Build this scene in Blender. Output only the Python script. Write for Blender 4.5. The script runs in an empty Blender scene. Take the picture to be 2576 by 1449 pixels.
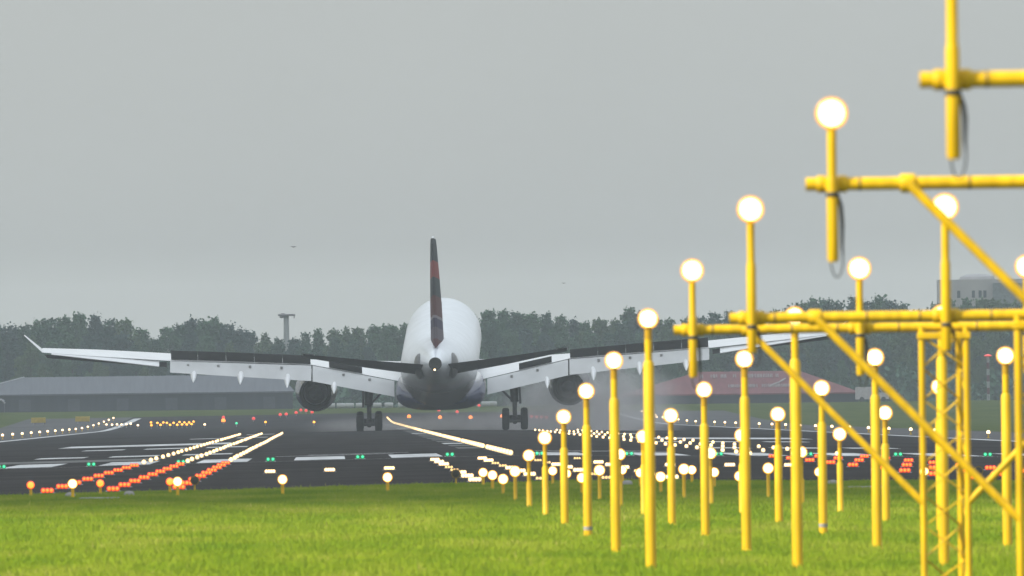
import bpy, math, random
import numpy as np
from mathutils import Vector, Matrix

# ------------------------------------------------------------------ camera, sky, sun
S = bpy.context.scene
COL = S.collection
rnd = random.Random(7)
CAMZ = 1.72
FPX = 60000.0            # focal length in pixels of a 2576 px wide picture
ROLL = 0.0125
XV, YH = 830.0, 1020.0   # where the runway direction meets the horizon
CL = 5.5                 # the runway centreline, metres right of the camera
THR = 814.0              # distance of the runway threshold

cd = bpy.data.cameras.new('camera')
cam = bpy.data.objects.new('camera', cd)
COL.objects.link(cam)
cd.sensor_width = 36.0
cd.lens = 36.0 * FPX / 2576.0
cd.clip_start = 1.0
cd.clip_end = 20000.0
yaw = (1288 - XV) / FPX
pit = (YH - 724.5) / FPX
fw = Vector((math.sin(yaw) * math.cos(pit), math.cos(yaw) * math.cos(pit), math.sin(pit)))
rt0 = Vector((math.cos(yaw), -math.sin(yaw), 0))
up0 = rt0.cross(fw)
rt = rt0 * math.cos(ROLL) - up0 * math.sin(ROLL)
up = up0 * math.cos(ROLL) + rt0 * math.sin(ROLL)
cam.matrix_world = Matrix(((rt.x, up.x, -fw.x, 0), (rt.y, up.y, -fw.y, 0), (rt.z, up.z, -fw.z, CAMZ), (0, 0, 0, 1)))
cd.dof.use_dof = True
cd.dof.focus_distance = 1500.0
cd.dof.aperture_fstop = 20.0
S.camera = cam

EL = math.radians(36)
SX, SY = -0.86, -0.51
sun_dir = Vector((SX * math.cos(EL), SY * math.cos(EL), math.sin(EL)))
W = bpy.data.worlds.new('World')
S.world = W
W.use_nodes = True
nt = W.node_tree
for n in list(nt.nodes):
    nt.nodes.remove(n)
wo = nt.nodes.new('ShaderNodeOutputWorld')
bg = nt.nodes.new('ShaderNodeBackground')
bg.inputs['Strength'].default_value = 0.1
sky = nt.nodes.new('ShaderNodeTexSky')
sky.sky_type = 'NISHITA'
sky.sun_disc = False
sky.sun_elevation = EL
sky.sun_rotation = math.atan2(sun_dir.x, sun_dir.y)
sky.air_density = 1.0
sky.dust_density = 4.0
hs = nt.nodes.new('ShaderNodeHueSaturation')
hs.inputs['Saturation'].default_value = 0.35
hs.inputs['Value'].default_value = 0.6
tc = nt.nodes.new('ShaderNodeTexCoord')
sep = nt.nodes.new('ShaderNodeSeparateXYZ')
mz = nt.nodes.new('ShaderNodeMapRange')
mz.inputs['From Min'].default_value = 0.0
mz.inputs['From Max'].default_value = 1.0
mz.inputs['To Min'].default_value = 1.0
mz.inputs['To Max'].default_value = 3.0
mp = nt.nodes.new('ShaderNodeMapping')
mp.inputs['Scale'].default_value = (60, 60, 130)
cn = nt.nodes.new('ShaderNodeTexNoise')
cn.inputs['Scale'].default_value = 1.0
cn.inputs['Detail'].default_value = 3.0
cm = nt.nodes.new('ShaderNodeMapRange')
cm.inputs['To Min'].default_value = 0.965
cm.inputs['To Max'].default_value = 1.035
ml = nt.nodes.new('ShaderNodeMath')
ml.operation = 'MULTIPLY'
gc = nt.nodes.new('ShaderNodeVectorMath')
gc.operation = 'SCALE'
gc.inputs[0].default_value = (2.54, 2.72, 2.66)
zt = nt.nodes.new('ShaderNodeMix')
zt.data_type = 'RGBA'
zt.inputs['A'].default_value = (2.78, 2.92, 2.86, 1)
zt.inputs['B'].default_value = (2.36, 2.66, 2.98, 1)
mx = nt.nodes.new('ShaderNodeMix')
mx.data_type = 'RGBA'
mx.inputs['Factor'].default_value = 0.85
L = nt.links.new
L(tc.outputs['Generated'], sep.inputs[0])
L(sep.outputs['Z'], mz.inputs['Value'])
L(tc.outputs['Generated'], mp.inputs['Vector'])
L(mp.outputs[0], cn.inputs['Vector'])
L(cn.outputs['Fac'], cm.inputs['Value'])
L(mz.outputs[0], ml.inputs[0])
L(cm.outputs[0], ml.inputs[1])
L(sep.outputs['Z'], zt.inputs['Factor'])
L(zt.outputs['Result'], gc.inputs[0])
L(ml.outputs[0], gc.inputs['Scale'])
L(sky.outputs[0], hs.inputs['Color'])
L(hs.outputs[0], mx.inputs['A'])
L(gc.outputs[0], mx.inputs['B'])
L(mx.outputs['Result'], bg.inputs['Color'])
L(bg.outputs[0], wo.inputs[0])

sd = bpy.data.lights.new('sun', 'SUN')
sd.energy = 4.6
sd.angle = math.radians(6)
sd.color = (1.0, 0.93, 0.80)
sun = bpy.data.objects.new('sun', sd)
COL.objects.link(sun)
sun.rotation_euler = sun_dir.to_track_quat('Z', 'Y').to_euler()
sun.location = (0, 0, 50)

S.view_settings.view_transform = 'Standard'
S.view_settings.look = 'None'
S.view_settings.gamma = 1.0
S.view_settings.exposure = 1.0
S.render.engine = 'CYCLES'
cy = S.cycles
cy.use_denoising = True
cy.max_bounces = 6
cy.diffuse_bounces = 3
cy.glossy_bounces = 2
cy.volume_bounces = 1
cy.transparent_max_bounces = 8
cy.sample_clamp_indirect = 2.0
cy.caustics_reflective = False
cy.caustics_refractive = False
cy.volume_step_rate = 2.0

# ------------------------------------------------------------------ places from the photograph
def at(x, y, Y):
    """The world point at distance Y seen at (x, y) of a 2576 x 1449 view."""
    xx = x - ROLL * (y - 724.5)
    yy = y + ROLL * (x - 1288)
    return Vector(((xx - XV) * Y / FPX, Y, CAMZ + (YH - yy) * Y / FPX))

def sst(a, b, t):
    t = min(1.0, max(0.0, (t - a) / (b - a)))
    return t * t * (3 - 2 * t)

def gz(X, Y):
    a = 0.015 * sst(400, 560, Y)
    s = sst(2400, 3350, Y)
    return -a * min(abs(X - CL), 45.0) * (1 - s) + 1.62 * s

def ground_at(x, y, y0=400.0, y1=3500.0, lift=0.0):
    """The ground point seen at (x, y): the first crossing of the view ray with the terrain."""
    Y = y0
    while Y < y1:
        p = at(x, y, Y)
        if p.z - lift <= gz(p.x, Y):
            return p
        Y += 4.0
    p = at(x, y, y1)
    p.z = gz(p.x, y1) + lift
    return p

# ------------------------------------------------------------------ materials
def nodes_of(name):
    m = bpy.data.materials.new(name)
    m.use_nodes = True
    t = m.node_tree
    b = t.nodes['Principled BSDF']
    return m, t, b

def mat(name, c, rough=0.5, var=0.12, scale=3.0, metal=0.0, spec=0.5, stretch=(1, 1, 1), bump=0.0):
    m, t, b = nodes_of(name)
    tx = t.nodes.new('ShaderNodeTexCoord')
    mpn = t.nodes.new('ShaderNodeMapping')
    mpn.inputs['Scale'].default_value = stretch
    nz = t.nodes.new('ShaderNodeTexNoise')
    nz.inputs['Scale'].default_value = scale
    nz.inputs['Detail'].default_value = 5.0
    rp = t.nodes.new('ShaderNodeValToRGB')
    lo = [max(0, v * (1 - var * 1.6)) for v in c]
    hi = [min(1, v * (1 + var)) for v in c]
    rp.color_ramp.elements[0].position = 0.3
    rp.color_ramp.elements[0].color = (*lo, 1)
    rp.color_ramp.elements[1].position = 0.7
    rp.color_ramp.elements[1].color = (*hi, 1)
    t.links.new(tx.outputs['Object'], mpn.inputs[0])
    t.links.new(mpn.outputs[0], nz.inputs['Vector'])
    t.links.new(nz.outputs['Fac'], rp.inputs[0])
    t.links.new(rp.outputs[0], b.inputs['Base Color'])
    b.inputs['Roughness'].default_value = rough
    b.inputs['Metallic'].default_value = metal
    b.inputs['Specular IOR Level'].default_value = spec
    if bump:
        bp = t.nodes.new('ShaderNodeBump')
        bp.inputs['Strength'].default_value = bump
        t.links.new(nz.outputs['Fac'], bp.inputs['Height'])
        t.links.new(bp.outputs[0], b.inputs['Normal'])
    return m

def glow(name, c, strength, base=None):
    m, t, b = nodes_of(name)
    b.inputs['Base Color'].default_value = (*(base or (0.02, 0.02, 0.02)), 1)
    b.inputs['Emission Color'].default_value = (*c, 1)
    tx = t.nodes.new('ShaderNodeTexCoord')
    nz = t.nodes.new('ShaderNodeTexNoise')
    nz.inputs['Scale'].default_value = 20
    mr = t.nodes.new('ShaderNodeMapRange')
    mr.inputs['To Min'].default_value = strength * 0.85
    mr.inputs['To Max'].default_value = strength * 1.15
    t.links.new(tx.outputs['Object'], nz.inputs['Vector'])
    t.links.new(nz.outputs['Fac'], mr.inputs[0])
    t.links.new(mr.outputs[0], b.inputs['Emission Strength'])
    b.inputs['Roughness'].default_value = 0.3
    m.cycles.emission_sampling = 'NONE'
    return m

M = {}
M['yellow'] = mat('yellow_paint', (0.56, 0.345, 0.002), 0.5, 0.13, 5.0, stretch=(3, 3, 0.5), spec=0.2)
M['neck_shade'] = mat('yellow_neck_shade', (0.36, 0.21, 0.004), 0.5, 0.15, 8.0, spec=0.2)  # darker yellow: shading below the lamp put into the colour
M['yellow_dark'] = mat('yellow_fitting', (0.16, 0.10, 0.006), 0.5, 0.15, 9.0)
M['band'] = mat('pale_coupling', (0.24, 0.23, 0.20), 0.6, 0.3, 12.0)
M['black'] = mat('black_rubber', (0.02, 0.02, 0.02), 0.6, 0.2, 9.0)
M['steel'] = mat('grey_steel', (0.25, 0.25, 0.26), 0.5, 0.15, 5.0, metal=0.3)
M['concrete'] = mat('pale_concrete', (0.26, 0.25, 0.24), 0.9, 0.2, 2.0)
M['lamp'] = glow('lamp_white', (1.0, 0.66, 0.26), 3.6)
M['lamp_halo'] = glow('lamp_halo', (1.0, 0.42, 0.04), 0.85)  # these four: glowing rings added to imitate bloom round the lenses
M['halo_white'] = glow('halo_white', (1.0, 0.64, 0.28), 1.05)
M['halo_red'] = glow('halo_red', (1.0, 0.035, 0.008), 0.55)
M['halo_green'] = glow('halo_green', (0.0, 1.0, 0.30), 0.14)
M['lamp_small'] = glow('lamp_white_small', (1.0, 0.66, 0.30), 2.6)
M['lamp_dim'] = glow('lamp_warm_dim', (1.0, 0.50, 0.12), 1.3)
M['lamp_far'] = glow('lamp_warm_far', (1.0, 0.68, 0.36), 2.2)
M['lamp_red'] = glow('lamp_red', (1.0, 0.15, 0.015), 1.6)
M['lamp_orange'] = glow('lamp_orange', (1.0, 0.21, 0.02), 1.7)
M['lamp_amber'] = glow('lamp_amber', (1.0, 0.36, 0.03), 1.7)
M['lamp_green'] = glow('lamp_green', (0.06, 1.0, 0.46), 0.72)
M['lamp_redfar'] = glow('lamp_red_far', (1.0, 0.06, 0.05), 0.6)

# ------------------------------------------------------------------ mesh collector
class MB:
    def __init__(s):
        s.v, s.f, s.m = [], [], []

    def add(s, vs, fs, mi=0):
        o = len(s.v)
        s.v += [tuple(v) for v in vs]
        s.f += [tuple(i + o for i in f) for f in fs]
        s.m += [mi] * len(fs)
        return s

    def rings(s, rs, mi=0, cap0=True, cap1=True):
        n = len(rs[0])
        vs = [p for r in rs for p in r]
        fs = []
        for k in range(len(rs) - 1):
            for i in range(n):
                j = (i + 1) % n
                fs.append((k * n + i, k * n + j, (k + 1) * n + j, (k + 1) * n + i))
        if cap0:
            fs.append(tuple(range(n - 1, -1, -1)))
        if cap1:
            fs.append(tuple((len(rs) - 1) * n + i for i in range(n)))
        return s.add(vs, fs, mi)

    def tube(s, p, q, r0, r1=None, n=10, mi=0):
        return s.path([p, q], [r0, r0 if r1 is None else r1], n, mi)

    def path(s, pts, radii, n=8, mi=0):
        pts = [Vector(p) for p in pts]
        rs = []
        for k, p in enumerate(pts):
            d = (pts[min(k + 1, len(pts) - 1)] - pts[max(k - 1, 0)]).normalized()
            a = d.orthogonal().normalized() if k == 0 else (a - d * a.dot(d)).normalized()
            b = d.cross(a)
            rs.append([p + (a * math.cos(t) + b * math.sin(t)) * radii[k] for t in [2 * math.pi * i / n for i in range(n)]])
        return s.rings(rs, mi)

    def lathe(s, prof, org=(0, 0, 0), axis='Z', n=14, mi=0, cap0=True, cap1=True):
        """prof: (radius, height) pairs along the axis."""
        rs = []
        for r, h in prof:
            ring = []
            for i in range(n):
                t = 2 * math.pi * i / n
                a, b = r * math.cos(t), r * math.sin(t)
                if axis == 'Z':
                    q = (a, b, h)
                elif axis == 'Y':
                    q = (a, h, -b)
                else:
                    q = (h, a, b)
                ring.append((q[0] + org[0], q[1] + org[1], q[2] + org[2]))
            rs.append(ring)
        return s.rings(rs, mi, cap0, cap1)

    def box(s, lo, hi, mi=0, bev=0.0):
        x0, y0, z0 = lo
        x1, y1, z1 = hi
        b = bev
        if b <= 0:
            v = [(x0, y0, z0), (x1, y0, z0), (x1, y1, z0), (x0, y1, z0), (x0, y0, z1), (x1, y0, z1), (x1, y1, z1), (x0, y1, z1)]
            return s.add(v, [(0, 3, 2, 1), (4, 5, 6, 7), (0, 1, 5, 4), (1, 2, 6, 5), (2, 3, 7, 6), (3, 0, 4, 7)], mi)
        rs = []
        for z, k in ((z0, b), (z0 + b, 0), (z1 - b, 0), (z1, b)):
            rs.append([(x0 + k + b, y0 + k, z), (x1 - k - b, y0 + k, z), (x1 - k, y0 + k + b, z), (x1 - k, y1 - k - b, z),
                       (x1 - k - b, y1 - k, z), (x0 + k + b, y1 - k, z), (x0 + k, y1 - k - b, z), (x0 + k, y0 + k + b, z)])
        return s.rings(rs, mi)

    def slab(s, q, t, mi=0):
        """A plate: four corners and a thickness along their normal."""
        q = [Vector(p) for p in q]
        n = (q[1] - q[0]).cross(q[3] - q[0]).normalized() * (t / 2)
        return s.add([p - n for p in q] + [p + n for p in q],
                     [(3, 2, 1, 0), (4, 5, 6, 7), (0, 1, 5, 4), (1, 2, 6, 5), (2, 3, 7, 6), (3, 0, 4, 7)], mi)

    def outward(s):
        """Turn a closed shape's faces outward."""
        vol = 0.0
        for f in s.f:
            a = Vector(s.v[f[0]])
            for i in range(1, len(f) - 1):
                vol += a.dot(Vector(s.v[f[i]]).cross(Vector(s.v[f[i + 1]])))
        if vol < 0:
            s.f = [tuple(reversed(f)) for f in s.f]
        return s

    def mesh(s, name, mats, smooth=True):
        me = bpy.data.meshes.new(name)
        me.from_pydata(s.v, [], s.f)
        for m in (mats if isinstance(mats, (list, tuple)) else [mats]):
            me.materials.append(m)
        me.polygons.foreach_set('material_index', s.m)
        if smooth:
            me.polygons.foreach_set('use_smooth', [True] * len(s.f))
            try:
                me.set_sharp_from_angle(angle=math.radians(40))
            except Exception:
                pass
        me.update()
        return me

    def build(s, name, mats, parent=None, loc=None, smooth=True):
        o = bpy.data.objects.new(name, s.mesh(name, mats, smooth))
        COL.objects.link(o)
        if parent is not None:
            o.parent = parent
        if loc is not None:
            o.location = loc
        return o

def tag(o, label=None, cat=None, group=None, kind=None):
    if label: o['label'] = label
    if cat: o['category'] = cat
    if group: o['group'] = group
    if kind: o['kind'] = kind
    return o

def empty(name, loc=(0, 0, 0), label=None, cat=None, group=None):
    o = bpy.data.objects.new(name, None)
    o.empty_display_size = 0.3
    COL.objects.link(o)
    o.location = loc
    return tag(o, label, cat, group)

def kids(o):
    return [c for c in COL.objects if c.parent == o]

def dup(src, children, loc, label=None):
    """Copy a thing whose parts are given as (part, [sub-parts])."""
    r = src.copy()
    COL.objects.link(r)
    r.location = loc
    if label: r['label'] = label
    for c, subs in children:
        k = c.copy()
        COL.objects.link(k)
        k.parent = r
        for g in subs:
            h = g.copy()
            COL.objects.link(h)
            h.parent = k
    return r

def one(src, loc, label=None):
    r = src.copy()
    COL.objects.link(r)
    r.location = loc
    if label: r['label'] = label
    return r

ORD = ('first second third fourth fifth sixth seventh eighth ninth tenth eleventh twelfth thirteenth fourteenth fifteenth '
       'sixteenth seventeenth eighteenth nineteenth twentieth').split()
ORD += ['twenty-' + w for w in ORD[:9]] + ['thirtieth'] + ['thirty-' + w for w in ORD[:9]]

# ------------------------------------------------------------------ ground, runway, markings
YS = [60, 120, 180, 230, 280, 330, 380] + list(range(400, 580, 12)) + list(range(580, 2400, 45)) + list(range(2400, 3400, 25)) + [3400, 3600, 4000, 5000, 6000]
YS = sorted(set(float(v) for v in YS))

def sheet(name, x0, x1, y0, y1, off, m, xs_extra=()):
    xs = sorted({x0, x1} | {x for x in (CL, CL - 45, CL + 45) if x0 < x < x1} | {x for x in xs_extra if x0 < x < x1})
    ys = sorted({y0, y1} | {y for y in YS if y0 < y < y1})
    mb = MB()
    vs = [(x, y, gz(x, y) + off) for y in ys for x in xs]
    n = len(xs)
    fs = [(j * n + i, j * n + i + 1, (j + 1) * n + i + 1, (j + 1) * n + i) for j in range(len(ys) - 1) for i in range(n - 1)]
    mb.add(vs, fs)
    o = mb.build(name, m)
    o['kind'] = 'structure'
    return o

def ground_mat():
    m, t, b = nodes_of('turf_soil')
    tx = t.nodes.new('ShaderNodeTexCoord')
    mp_ = t.nodes.new('ShaderNodeMapping')
    mp_.inputs['Scale'].default_value = (0.30, 0.035, 1)
    n1 = t.nodes.new('ShaderNodeTexNoise')
    n1.inputs['Scale'].default_value = 1.0
    n1.inputs['Detail'].default_value = 7.0
    rp = t.nodes.new('ShaderNodeValToRGB')
    rp.color_ramp.elements[0].position = 0.35
    rp.color_ramp.elements[0].color = (0.052, 0.078, 0.018, 1)
    rp.color_ramp.elements[1].position = 0.68
    rp.color_ramp.elements[1].color = (0.088, 0.108, 0.03, 1)
    t.links.new(tx.outputs['Object'], mp_.inputs[0])
    t.links.new(mp_.outputs[0], n1.inputs['Vector'])
    t.links.new(n1.outputs['Fac'], rp.inputs[0])
    t.links.new(rp.outputs[0], b.inputs['Base Color'])
    b.inputs['Roughness'].default_value = 1.0
    b.inputs['Specular IOR Level'].default_value = 0.0
    return m

def tarmac(name, c0, c1, sc=(0.10, 0.045, 1)):
    m, t, b = nodes_of(name)
    tx = t.nodes.new('ShaderNodeTexCoord')
    mp_ = t.nodes.new('ShaderNodeMapping')
    mp_.inputs['Scale'].default_value = sc
    n1 = t.nodes.new('ShaderNodeTexNoise')
    n1.inputs['Scale'].default_value = 1.0
    n1.inputs['Detail'].default_value = 6.0
    n1.inputs['Roughness'].default_value = 0.6
    n2 = t.nodes.new('ShaderNodeTexNoise')
    n2.inputs['Scale'].default_value = 2.5
    n2.inputs['Detail'].default_value = 6.0
    ad = t.nodes.new('ShaderNodeMath')
    ad.operation = 'MULTIPLY_ADD'
    ad.inputs[1].default_value = 0.35
    rp = t.nodes.new('ShaderNodeValToRGB')
    rp.color_ramp.elements[0].position = 0.45
    rp.color_ramp.elements[0].color = (*c0, 1)
    rp.color_ramp.elements[1].position = 0.9
    rp.color_ramp.elements[1].color = (*c1, 1)
    t.links.new(tx.outputs['Object'], mp_.inputs[0])
    t.links.new(mp_.outputs[0], n1.inputs['Vector'])
    m3 = t.nodes.new('ShaderNodeMapping')
    m3.inputs['Scale'].default_value = (0.28, 0.0016, 1)
    t.links.new(tx.outputs['Object'], m3.inputs[0])
    t.links.new(m3.outputs[0], n2.inputs['Vector'])
    t.links.new(n2.outputs['Fac'], ad.inputs[0])
    t.links.new(n1.outputs['Fac'], ad.inputs[2])
    t.links.new(ad.outputs[0], rp.inputs[0])
    t.links.new(rp.outputs[0], b.inputs['Base Color'])
    b.inputs['Roughness'].default_value = 0.95
    b.inputs['Specular IOR Level'].default_value = 0.0
    return m

M['asphalt'] = tarmac('runway_asphalt', (0.026, 0.024, 0.0255), (0.052, 0.049, 0.051))
M['shoulder'] = tarmac('shoulder_asphalt', (0.085, 0.083, 0.085), (0.13, 0.128, 0.13))
M['marking'] = mat('white_road_paint', (0.54, 0.54, 0.55), 0.8, 0.25, 0.8, stretch=(1, 0.1, 1))
M['marking_worn'] = mat('worn_road_paint', (0.085, 0.085, 0.085), 0.9, 0.25, 0.8, stretch=(1, 0.1, 1))

GX = (-600, -300, -150, -80, 80, 150, 300, 600)
sheet('ground', -700.0, 700.0, -200.0, 6000.0, 0.0, ground_mat(), GX)
sheet('runway', CL - 30, CL + 30, 528.0, 2950.0, 0.02, M['asphalt'])
sheet('paved_shoulder_surface', CL - 43, CL - 30, 900.0, 2950.0, 0.015, M['shoulder'])
sheet('paved_shoulder_surface', CL + 30, CL + 43, 900.0, 2950.0, 0.015, M['shoulder'])
MO = 0.032
def mark(x0, x1, y0, y1, m='marking'):
    return sheet('runway_markings', CL + x0, CL + x1, float(y0), float(y1), MO, M[m])
for k in range(8):
    for s in (-1, 1):
        c = s * (2.57 + 3.36 * k)
        mark(c - 0.88, c + 0.88, THR + 4, THR + 56)
for s in (-1, 1):
    a, b = sorted((s * 28.6, s * 29.5)); mark(a, b, THR + 4, 2900)
    a, b = sorted((s * 11.0, s * 20.0)); mark(a, b, 1262, 1325)
    for k in range(3):
        for y in (968, 1150):
            a, b = sorted((s * (9.6 + 3.0 * k), s * (11.6 + 3.0 * k))); mark(a, b, y, y + 24)
        a, b = sorted((s * (9.6 + 3.0 * k), s * (11.6 + 3.0 * k)))
        if k < 2: mark(a, b, 1520, 1544)
        if k < 1: mark(a, b, 1700, 1724)
for k in range(24):
    y = 952 + k * 60
    mark(-0.45, 0.45, y, y + 30, 'marking' if k in (2, 9, 15) else 'marking_worn')
mark(-7.6, -3.2, 890, 893); mark(-6.4, -2.6, 905, 908)
mark(2.6, 7.0, 890, 893); mark(2.2, 6.4, 905, 908)
mark(-29.5, 29.5, THR - 6, THR - 5.3)
mark(-22.0, -12.0, THR + 70, THR + 110, 'marking_worn')
for y in (560, 610, 655, 700):
    mark(-29.5, 29.5, y, y + 0.25, 'marking_worn')

# ------------------------------------------------------------------ cloud that shades the runway
def cloud():
    n, k = 60, 22
    off = 450.0 / math.tan(EL)
    cx0 = SX * off
    cy0 = SY * off
    rg = np.random.default_rng(3)
    ph = rg.uniform(0, 6.28, 12)
    rs = []
    for i in range(n + 1):
        u = i / n
        y = 408 + u * 4300 + cy0
        end = math.sin(math.pi * min(1, max(0, u * 0.98 + 0.01))) ** 0.25
        ring = []
        for j in range(k):
            t = 2 * math.pi * j / k
            w = 210 * end * (1 + 0.12 * math.sin(7 * u * 6 + ph[j % 12]))
            h = (95 if math.sin(t) > 0 else 28) * end * (1 + 0.3 * math.sin(31 * u + 3 * t + ph[(j + 3) % 12]))
            ring.append((cx0 + 25 + w * math.cos(t), y + 8 * math.sin(5 * t + ph[1]), 450 + h * math.sin(t)))
        rs.append(ring)
    m, t_, b = nodes_of('cloud_vapour')
    tr = t_.nodes.new('ShaderNodeBsdfTranslucent')
    tr.inputs[0].default_value = (0.8, 0.8, 0.8, 1)
    df = t_.nodes.new('ShaderNodeBsdfDiffuse')
    df.inputs[0].default_value = (0.85, 0.85, 0.85, 1)
    ms = t_.nodes.new('ShaderNodeMixShader')
    t_.links.new(df.outputs[0], ms.inputs[1])
    t_.links.new(tr.outputs[0], ms.inputs[2])
    t_.links.new(ms.outputs[0], t_.nodes['Material Output'].inputs[0])
    o = MB().rings(rs).build('cloud', m)
    tag(o, kind='structure')
cloud()

# ------------------------------------------------------------------ grass
def grass():
    rg = np.random.default_rng(11)
    def patchy(x, y):
        return (np.sin(x * 0.9 + 1.3 * np.sin(y * 0.05)) + np.sin(y * 0.13 + 2 * np.sin(x * 0.37)) + np.sin(x * 2.3 + y * 0.21)) / 3
    Ys = []
    n0 = 190000
    Yr = 222 + (rg.uniform(0, 1, n0) ** 0.92) * 316
    xl = (0 - XV) / FPX * Yr - 2.5
    xr = (2576 - XV) / FPX * Yr + 2.5
    Xr = xl + rg.uniform(0, 1, n0) * (xr - xl)
    edge = 530 + 3.0 * patchy(Xr * 3, Yr * 0 + 5) + 2.5 * rg.uniform(-1, 1, n0)
    k = Yr < edge
    Xr, Yr = Xr[k], Yr[k]
    n = len(Xr)
    nb = 4
    a = 0.015 * np.clip((Yr - 400) / 160, 0, 1) ** 2 * (3 - 2 * np.clip((Yr - 400) / 160, 0, 1))
    Zr = -a * np.minimum(np.abs(Xr - CL), 45)
    hmul = 1 + 0.25 * patchy(Xr, Yr)
    V = np.zeros((n, nb, 3, 3), np.float32)
    for b in range(nb):
        ang = rg.uniform(0, 2 * np.pi, n)
        h = rg.uniform(0.035, 0.085, n) * hmul
        tall = rg.uniform(0, 1, n) < 0.02
        h = np.where(tall, h * 1.7, h)
        w = rg.uniform(0.008, 0.02, n)
        ox = Xr + rg.normal(0, 0.05, n)
        oy = Yr + rg.normal(0, 0.05, n)
        lean = rg.uniform(0.0, 0.045, n)
        la = rg.uniform(0, 2 * np.pi, n)
        dx, dy = np.cos(ang) * w, np.sin(ang) * w
        V[:, b, 0] = np.stack([ox - dx, oy - dy, Zr - 0.005], -1)
        V[:, b, 1] = np.stack([ox + dx, oy + dy, Zr - 0.005], -1)
        V[:, b, 2] = np.stack([ox + np.cos(la) * lean, oy + np.sin(la) * lean, Zr + h], -1)
    V = V.reshape(-1, 3)
    nt_ = n * nb
    me = bpy.data.meshes.new('grass')
    me.vertices.add(len(V))
    me.vertices.foreach_set('co', V.ravel())
    me.loops.add(nt_ * 3)
    me.loops.foreach_set('vertex_index', np.arange(nt_ * 3, dtype=np.int32))
    me.polygons.add(nt_)
    me.polygons.foreach_set('loop_start', np.arange(0, nt_ * 3, 3, dtype=np.int32))
    me.polygons.foreach_set('loop_total', np.full(nt_, 3, dtype=np.int32))
    tv = rg.uniform(0, 1, n) ** 1.2
    tv = np.where(rg.uniform(0, 1, n) < 0.03, rg.uniform(1.6, 2.6, n), tv)
    tint = np.repeat(tv, nb * 3)
    at_ = me.attributes.new('tint', 'FLOAT', 'POINT')
    at_.data.foreach_set('value', tint.astype(np.float32))
    me.update()
    m, t, b = nodes_of('grass_blades')
    tx = t.nodes.new('ShaderNodeTexCoord')
    mp_ = t.nodes.new('ShaderNodeMapping')
    mp_.inputs['Scale'].default_value = (0.55, 0.04, 0)
    n1 = t.nodes.new('ShaderNodeTexNoise')
    n1.inputs['Scale'].default_value = 1.0
    n1.inputs['Detail'].default_value = 2.5
    ta = t.nodes.new('ShaderNodeAttribute')
    ta.attribute_name = 'tint'
    ad = t.nodes.new('ShaderNodeMath')
    ad.operation = 'MULTIPLY_ADD'
    ad.inputs[1].default_value = 0.16
    rp = t.nodes.new('ShaderNodeValToRGB')
    el = rp.color_ramp.elements
    el[0].position = 0.38
    el[0].color = (0.135, 0.225, 0.010, 1)
    el[1].position = 0.60
    el[1].color = (0.215, 0.290, 0.016, 1)
    e = el.new(0.84)
    e.color = (0.29, 0.325, 0.04, 1)
    e = el.new(0.97)
    e.color = (0.42, 0.38, 0.11, 1)
    t.links.new(tx.outputs['Object'], mp_.inputs[0])
    t.links.new(mp_.outputs[0], n1.inputs['Vector'])
    t.links.new(ta.outputs['Fac'], ad.inputs[0])
    t.links.new(n1.outputs['Fac'], ad.inputs[2])
    t.links.new(ad.outputs[0], rp.inputs[0])
    df = t.nodes.new('ShaderNodeBsdfDiffuse')
    tr = t.nodes.new('ShaderNodeBsdfTranslucent')
    ms = t.nodes.new('ShaderNodeMixShader')
    ms.inputs[0].default_value = 0.4
    t.links.new(rp.outputs[0], df.inputs[0])
    t.links.new(rp.outputs[0], tr.inputs[0])
    t.links.new(df.outputs[0], ms.inputs[1])
    t.links.new(tr.outputs[0], ms.inputs[2])
    t.links.new(ms.outputs[0], t.nodes['Material Output'].inputs[0])
    me.materials.append(m)
    o = bpy.data.objects.new('grass', me)
    COL.objects.link(o)
    tag(o, 'short bright green mown grass in front of the runway', 'grass', kind='stuff')
grass()

# ------------------------------------------------------------------ approach lights on posts
def lamp_parts(parent, z, r=0.092, mk='lamp', y=0.0):
    """A round sealed lamp facing the approach, at height z over its parent."""
    hs_ = MB().lathe([(r * 0.35, 0.10), (r * 0.8, 0.07), (r * 1.04, 0.0), (r * 1.04, -0.035), (r * 0.96, -0.035)], (0, y, z), 'Y', 16)
    h = hs_.build('lamp_housing', M['yellow'], parent)
    ln = MB().lathe([(r * 0.92, -0.03), (r * 0.88, -0.055), (r * 0.72, -0.072), (r * 0.4, -0.083), (r * 0.05, -0.087)], (0, y, z), 'Y', 16)
    ln.lathe([(r * 1.09, -0.012), (r * 1.14, -0.03), (r * 0.9, -0.05)], (0, y, z), 'Y', 16, 1, False, False)  # added glowing ring, a halo in place of lens bloom
    ln = ln.build('lens', [M[mk], M['halo_red' if mk == 'lamp_orange' else 'lamp_halo']], h)
    return h, ln

PITCH = 1.5
lampz = {154: 3.58, 184: 3.21, 214: 2.91, 244: 2.60, 274: 2.23, 304: 1.90, 334: 1.56, 364: 1.23, 394: 0.90, 424: 0.56, 454: 0.34, 484: 0.34, 514: 0.32}
rows = sorted(lampz)
GP = 'yellow approach lamp posts in rows on the grass'

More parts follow.
